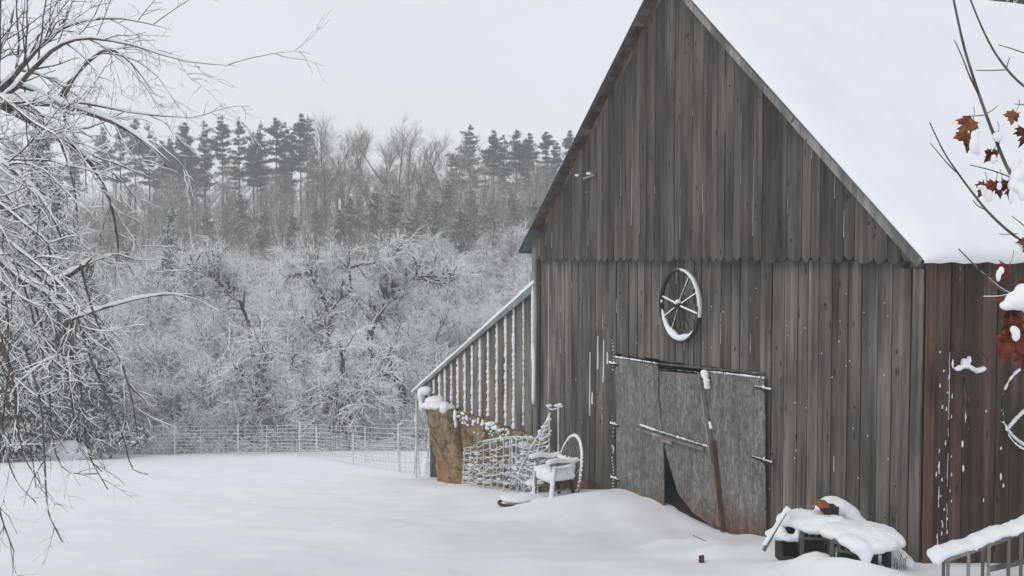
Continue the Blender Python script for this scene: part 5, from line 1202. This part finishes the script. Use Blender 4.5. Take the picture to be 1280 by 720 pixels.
# ================================================================== near tree at the left (drooping old apple)
def near_tree():
    Y0 = 9.; tx = at(-150, 300, Y0)[0]; base = np.array([tx, Y0, gz(tx, Y0)])
    root = empty('apple_tree', base, 'big old snow-laden tree with arching drooping twigs filling the left edge', 'tree')
    limbs = []; st_ = (-150, 180, 9.0)
    def L_(pts, r0, r1):
        q = [at(px, py, Y) for px, py, Y in pts]; t = np.linspace(0, 1, 16); big = max(r0, .085) if pts[0] == st_ else r0; limbs.append((smooth_path(q, 16), r1+(r0-r1)*(1-t)+(big-r0)*(1-t)**5))
    trunk = smooth_path([base+[0, 0, -.3], base+[.1, 0, 1.2], base+[.0, .1, 2.4], at(-150, 180, 9.0)], 16); limbs.append((trunk, np.linspace(.19, .10, 16)))
    L_([st_, (-60, 135, 9), (0, 131, 9), (55, 128, 8.9), (95, 137, 8.8), (135, 150, 8.7), (175, 172, 8.6), (215, 205, 8.5)], .042, .008)
    L_([st_, (-60, 160, 9.2), (0, 112, 9.3), (30, 80, 9.4), (60, 48, 9.5), (95, 29, 9.5), (150, 23, 9.4), (215, 37, 9.3)], .030, .004)
    L_([(-60, 140, 9), (5, 122, 9), (40, 88, 8.8), (70, 60, 8.7), (105, 48, 8.6), (160, 55, 8.5), (230, 76, 8.4), (300, 83, 8.3)], .024, .003)
    L_([(75, 128, 9), (88, 103, 9), (105, 82, 9.1), (135, 62, 9.2), (165, 80, 9.2), (195, 120, 9.2)], .026, .004)
    L_([(-40, 140, 9.3), (0, 108, 9.4), (40, 112, 9.4), (66, 124, 9.4), (110, 130, 9.3), (180, 143, 9.2), (255, 148, 9.)], .024, .003)
    L_([st_, (-80, 240, 8.4), (-20, 300, 8.2), (20, 345, 8.1), (50, 360, 8.), (75, 385, 8.), (88, 400, 8.), (88, 450, 7.9), (100, 490, 7.9)], .030, .005)
    L_([(50, 360, 8.), (75, 350, 8.1), (100, 335, 8.1), (115, 322, 8.2)], .03, .012)
    L_([(86, 400, 8.), (130, 385, 8.2), (190, 370, 8.5), (245, 368, 8.8)], .016, .004)
    L_([st_, (-70, 210, 9.8), (-10, 230, 10), (30, 270, 10), (80, 330, 10), (120, 400, 9.9)], .03, .006)
    L_([st_, (-90, 170, 8.2), (-30, 190, 8), (20, 215, 7.9), (60, 260, 7.8), (85, 320, 7.8)], .028, .006)
    L_([(-60, 150, 9), (-10, 75, 9.2), (10, 40, 9.4), (18, 8, 9.5)], .03, .006)
    L_([(0, 131, 9), (60, 165, 9.2), (110, 200, 9.4), (140, 260, 9.5), (150, 330, 9.6)], .03, .006)
    L_([(-60, 230, 8.6), (-10, 400, 8.3), (15, 470, 8.2), (25, 540, 8.2)], .035, .006)
    vis = len(limbs)
    L_([st_, (-180, 80, 9.3), (-230, 0, 9.8), (-300, -60, 10.3)], .07, .01); L_([st_, (-240, 150, 8.8), (-330, 160, 8.6), (-420, 230, 8.4)], .07, .01)
    L_([st_, (-150, 60, 8.6), (-110, -60, 8.2), (-60, -140, 8.)], .06, .01); L_([st_, (-230, 200, 9.8), (-300, 260, 10.6), (-350, 360, 11.)], .06, .01)
    P = np.array([p for p, r in limbs]); R = np.array([r for p, r in limbs])
    R[1:, -1] *= .2; R[1:, -2] *= .7
    Pc, Rc = P[1:], R[1:]
    bs = (.08, -.05, -.05)
    P1, R1 = grow(Pc, Rc, 92, .25, 1., .3, .95, .3, .9, 12, grav=-.035, wob=.11, rf=.45, rmin=.004, r_end=.35, up=.15, seed=41, bias=bs)
    P1b, R1b = grow(Pc, Rc, 38, .2, .7, .5, 1.1, .5, 1.2, 14, grav=-.10, wob=.06, rf=.45, rmin=.004, r_end=.35, seed=42, bias=(.0, -.05, -.15))
    # shoots rising off the top limbs
    P1c, R1c = grow(Pc[[1, 2, 4, 10]], Rc[[1, 2, 4, 10]], 22, .2, .95, .3, .9, .4, 1.2, 8, grav=.02, wob=.08, rf=.4, rmin=.0045, up=.5, seed=43)
    P2, R2 = grow(P1, R1, 390, .15, 1., .15, .45, .4, 1.1, 8, grav=-.03, wob=.16, rf=.62, rmin=.0028, seed=44)
    P2b, R2b = grow(P1b, R1b, 250, .15, 1., .15, .45, .4, 1.1, 8, grav=-.04, wob=.17, rf=.62, rmin=.0028, seed=45)
    P3, R3 = grow(np.concatenate([P2, P2b]), np.concatenate([R2, R2b]), 1300, .15, 1., .05, .22, .5, 1.2, 5, grav=-.02, wob=.2, rf=.75, rmin=.0019, seed=46)
    P3c, R3c = grow(P1c, R1c, 90, .2, 1., .06, .25, .4, 1., 5, wob=.1, rf=.7, rmin=.0025, seed=47)
    # the densely twigged mass at mid height, and hanging strands
    anchors = []; 
    g = np.random.default_rng(48)
    for k in range(34):
        px = -50+120*g.random()**1.3; py = g.uniform(150, 400); Y = g.uniform(7.2, 10.5)
        anchors.append(smooth_path([at(px-50, py-40, Y+.2), at(px, py, Y), at(px+35, py+30+g.uniform(-20, 30), Y-.1), at(px+50+g.uniform(-20, 30), py+80, Y-.2)], 12))
    PA = np.array(anchors); RA = np.linspace(.011, .0045, 12)[None]*g.uniform(.6, 1.2, (34, 1))
    P4, R4 = grow(PA, RA, 520, .05, 1., .12, .5, .4, 1.3, 7, grav=-.03, wob=.2, rf=.6, rmin=.0028, seed=49)
    P5, R5 = grow(P4, R4, 2100, .1, 1., .05, .2, .5, 1.3, 5, grav=-.02, wob=.22, rf=.75, rmin=.0019, seed=50)
    low = []
    for pts in ([(15, 470), (20, 520), (30, 570), (48, 600), (92, 612)][:4], [(100, 480), (105, 530), (112, 570), (135, 612), (130, 618)][:4], [(60, 440), (62, 500), (68, 560), (85, 590), (125, 592)], [(0, 520), (6, 560), (20, 600), (45, 628)], [(50, 500), (55, 560), (58, 620), (62, 645), (78, 678)], [(-10, 590), (0, 640), (10, 670), (18, 690)], [(110, 440), (135, 500), (155, 550), (165, 585), (185, 593)], [(-5, 440), (20, 500), (38, 560), (45, 610)], [(85, 470), (92, 520), (100, 560), (128, 590)], [(120, 400), (150, 450), (165, 500), (172, 545)]):
        Y = g.uniform(7.4, 8.8); low.append(smooth_path([at(px, py, Y) for px, py in [(pts[0][0]-20, pts[0][1]-70)]+pts], 12))
    PL = np.array(low); RL = np.linspace(.009, .004, 12)[None]*np.ones((len(low), 1))
    P6, R6 = grow(PL, RL, 50, .2, 1., .12, .4, .3, .9, 6, grav=-.05, wob=.1, rf=.7, rmin=.0026, seed=51)
    P7, R7 = grow(P6, R6, 110, .2, 1., .05, .18, .4, 1.1, 5, grav=-.02, wob=.12, rf=.8, rmin=.0019, seed=52)
    V, Fq = merge([tubes(P, R, 10)]); link('trunk', npmesh('trunk', V-origin(root), Fq), BARK_N, root, True)
    tw_ = [(P1, R1), (P1b, R1b), (P1c, R1c), (P2, R2), (P2b, R2b), (P3, R3), (P3c, R3c), (PA, RA), (P4, R4), (P5, R5), (PL, RL), (P6, R6), (P7, R7)]
    V, Fq = merge([tubes(p, r, 4) for p, r in tw_]); link('twigs', npmesh('twigs', V-origin(root), Fq), BARK_N, root, True)
    S = []
    for i, (p, r) in enumerate([(Pc, Rc)]+tw_):
        s0 = 1.25 if i == 0 else .85; p2, s = snow_tubes(p, r, s0, .0026, 60+i, .75)
        if i == 0: s = np.minimum(s, .05)
        if i in (3, 7): s *= .5
        if i >= 11: s *= .9
        S.append(tubes(p2, s, 5 if i else 8))
    V, Fq = merge(S); link('snow', npmesh('snow', V-origin(root), Fq), SNOW, root, True)
near_tree()

# ================================================================== maple branch at the right, near the camera
def maple_leaf(size, seed):
    g = random.Random(seed)
    # half outline of a maple leaf (x, y), tip up, stalk at origin
    half = [(0, 0), (.10, .02), (.30, -.12), (.28, .02), (.50, .10), (.42, .20), (.62, .42), (.44, .40), (.40, .50), (.24, .40), (.20, .44), (.26, .70), (.16, .68), (0, 1.0)]
    o = half+[(-x, y) for x, y in reversed(half[1:-1])]
    bm = bmesh.new(); vs = []
    cup = g.uniform(.5, 1.1)*g.choice([-1, 1]); tw2 = g.uniform(-.3, .3)
    def dfm(x, y): return Vector((x*size*.95, y*size, size*(cup*abs(x)**1.3+.18*math.sin(y*5+seed)+tw2*x*y+.05*g.uniform(-1, 1))))
    c = bm.verts.new(dfm(0, .36)); vs = [bm.verts.new(dfm(x, y)) for x, y in o]
    for i in range(len(vs)): bm.faces.new((c, vs[i], vs[(i+1) % len(vs)]))
    bmesh.ops.subdivide_edges(bm, edges=bm.edges, cuts=1, use_grid_fill=True)
    for v in bm.verts: v.co.z += size*.03*mn.noise(v.co*60)
    me = bpy.data.meshes.new('leaf'); bm.to_mesh(me); bm.free(); return me
def maple():
    Y0 = 5.4; base = np.array([3.4, 5.6, gz(3.4, 5.6)])
    root = empty('maple_sapling', base, 'young maple with thin bare branches and rust-red leaves at the right edge', 'tree')
    def q(pts): return [at(px, py, Y0+(Y or 0)) for px, py, Y in pts]
    trunk = [base+[0, 0, -.2], base+[.02, 0, 1.], at(1440, 420, 5.5), at(1400, 250, 5.5), at(1380, 60, 5.5), at(1360, -80, 5.5)]
    tube_mesh('trunk', [(trunk, .045, .02)], BARK_N, root, 10)
    br = [([(1400, 360, .1), (1330, 300, 0), (1290, 255, 0), (1262, 215, 0), (1243, 170, 0), (1228, 130, 0), (1213, 85, 0), (1203, 50, 0), (1190, -10, 0)], .011, .0055),
          ([(1225, 122, 0), (1212, 95, 0), (1203, 72, 0), (1193, 50, 0)], .005, .0025),
          ([(1390, 150, .05), (1320, 130, 0), (1278, 106, 0), (1250, 75, 0), (1230, 40, 0), (1210, -8, 0)], .008, .004),
          ([(1260, 87, 0), (1240, 88, 0), (1220, 88, 0)], .0035, .0025), ([(1258, 85, 0), (1262, 72, 0)], .003, .002),
          ([(1400, 360, .1), (1310, 320, -.1), (1270, 296, -.1), (1238, 268, -.1), (1215, 240, -.1), (1198, 217, -.1), (1180, 190, -.1), (1162, 153, -.1)], .009, .003),
          ([(1198, 217, -.1), (1185, 205, -.1), (1163, 179, -.1)], .004, .002), ([(1232, 262, -.1), (1222, 257, -.1), (1216, 250, -.1)], .004, .002),
          ([(1400, 360, .1), (1300, 375, -.2), (1262, 367, -.2), (1235, 348, -.2), (1215, 328, -.2), (1198, 311, -.2)], .008, .003),
          ([(1259, 369, -.2), (1245, 371, -.2), (1229, 371, -.2)], .004, .0025),
          ([(1300, 235, 0), (1265, 222, 0), (1240, 213, 0), (1212, 206, 0)], .005, .0025),
          ([(1229, 144, 0), (1215, 145, 0), (1206, 145, 0)], .0035, .0025), ([(1229, 144, 0), (1240, 138, 0), (1247, 132, 0)], .0035, .002),
          ([(1300, 72, .1), (1280, 66, .1), (1262, 60, .1), (1248, 56, .1)], .004, .002), ([(1300, 132, .1), (1280, 131, .1), (1268, 130, .1)], .004, .002),
          ([(1300, 300, -.1), (1280, 282, -.1), (1265, 270, -.1)], .004, .002), ([(1272, 292, -.1), (1255, 293, -.1), (1249, 292, -.1)], .003, .002)]
    for pts, r0, r1 in br: 
        b_ = tube_mesh('branch', [(q(pts), r0, r1)], BARK_N, root, 7)
        P = smooth_path(q(pts), 40)[None]; R = np.linspace(r0, r1, 40)[None]; p2, s = snow_tubes(P, R, .5, .0012, int(pts[0][1]), .7); V, Fq = tubes(p2, s, 6); link('snow', npmesh('snow', V-origin(b_), Fq), SNOW, b_, True)
    # leaves: stalk pixel, tip pixel, size m, yaw
    lv = [(1216, 150, 1190, 178, .125, 0), (1213, 165, 1206, 196, .13, .4), (1248, 166, 1240, 178, .05, .2), (1241, 190, 1226, 207, .085, .2), (1246, 188, 1238, 212, .07, .9), (1233, 230, 1218, 254, .10, -.2), (1244, 227, 1236, 252, .095, .8), (1252, 228, 1248, 255, .10, 0), (1262, 225, 1264, 258, .12, .3), (1270, 140, 1260, 162, .09, .2), (1282, 160, 1276, 188, .12, .4), (1276, 226, 1280, 246, .09, 1.),
          (1262, 330, 1256, 362, .12, .5), (1270, 372, 1250, 400, .14, -.3), (1272, 385, 1258, 425, .16, .2), (1268, 415, 1244, 468, .20, 0), (1285, 395, 1280, 440, .18, .5), (1283, 425, 1276, 480, .19, -.4), (1275, 400, 1270, 450, .16, 1.), (1290, 350, 1284, 385, .14, .3), (1285, 300, 1275, 325, .08, .3), (1262, 395, 1252, 430, .13, .9)]
    for i, (x0, y0, x1, y1, s, yaw) in enumerate(lv):
        Yd = Y0+(-.22 if y0 > 290 else 0)+(i % 3)*.03; a, b = at(x0, y0, Yd), at(x1, y1, Yd)
        me = maple_leaf(s*.86, i*3+1); lf = link('leaf', me, LEAF, root, True); me.transform
        from mathutils import Matrix
        yv = Vector(b-a).normalized(); zv = Vector((math.sin(yaw)*.8, -1, .25)); xv = yv.cross(zv).normalized(); zv = xv.cross(yv)
        M = Matrix((xv, yv, zv)).transposed().to_4x4(); me.transform(M); k = a-origin(root); me.transform(Matrix.Translation(Vector(k)))
        so_ = lf.modifiers.new('t', 'SOLIDIFY'); so_.thickness = .0012
        st0 = a+np.array([random.uniform(-.01, .02), 0, random.uniform(.04, .07)]); tube_mesh('stalk', [([st0, (a+st0)/2+np.array([.005, 0, 0]), a], .0016, .0014)], LEAF, lf, 5)
    def n3(px, py, d, rx, ry, rz): return (at(px, py, Y0+d), (rx, ry, rz))
    blob('snow_clump', [n3(1219, 170, -.03, .022, .015, .03), n3(1218, 182, -.04, .028, .015, .04), n3(1222, 190, -.03, .014, .012, .02), n3(1247, 171, -.02, .028, .02, .026), n3(1242, 199, -.03, .016, .012, .026), n3(1230, 239, -.03, .014, .012, .03), n3(1236, 245, -.03, .02, .012, .035), n3(1226, 234, -.03, .02, .012, .012), n3(1249, 233, -.03, .014, .012, .022)], root, .005)
    blob('snow_clump', [n3(1272, 222, 0, .045, .04, .045), n3(1280, 214, 0, .05, .04, .04), n3(1267, 232, -.02, .03, .025, .03), n3(1276, 236, -.03, .03, .03, .03), n3(1281, 205, 0, .03, .03, .04), n3(1278, 242, -.05, .02, .02, .04), n3(1264, 246, -.05, .014, .012, .04)], root, .006)
    blob('snow_clump', [n3(1272, 376, -.26, .06, .05, .045), n3(1282, 370, -.26, .06, .05, .06), n3(1260, 382, -.26, .04, .035, .022), n3(1290, 378, -.26, .06, .05, .06), n3(1270, 418, -.30, .022, .015, .035), n3(1267, 412, -.3, .018, .015, .02), n3(1274, 302, -.12, .03, .02, .015), n3(1284, 308, -.12, .04, .03, .03), n3(1248, 345, -.24, .014, .012, .03), n3(1252, 338, -.24, .014, .012, .02)], root, .006)
maple()
random.seed(44); kn = MB()
for _ in range(90):
    up_ = random.random() < .45; uu = random.uniform(.3, W-.3); w0 = -.092 if up_ else -.009
    z = random.uniform(.0, KS*min(uu, W-uu)-.3) if up_ and KS*min(uu, W-uu) > .5 else random.uniform(-3.6, -.5)
    if z < -.4: w0 = -.009
    else: w0 = -.139
    if DU0-.1 < uu < DU1+.1 and z < -1.6: continue
    r = random.uniform(.008, .02); pg = [(uu+r*.7*math.cos(t), z+r*1.5*math.sin(t)) for t in np.linspace(0, 2*math.pi, 9)[:-1]]; kn.board(pg, w0, w0+.006)
kn.build('knots', DARKI, barn)
dots = []
for _ in range(42):
    uu = random.uniform(.3, W-.3) if random.random() < .4 else random.uniform(.3, 3.2); z = random.uniform(-3.4, -.5)
    if DU0-.1 < uu < DU1+.1 and z < -1.6: continue
    r = random.uniform(.004, .010); dots.append(([B(uu, -.004, z-r), B(uu, -.012, z), B(uu, -.004, z+r)], r*.8, r*.6))
tube_mesh('knot_snow', dots, SNOW, barn, 5)
sc.cycles.volume_bounces = 2
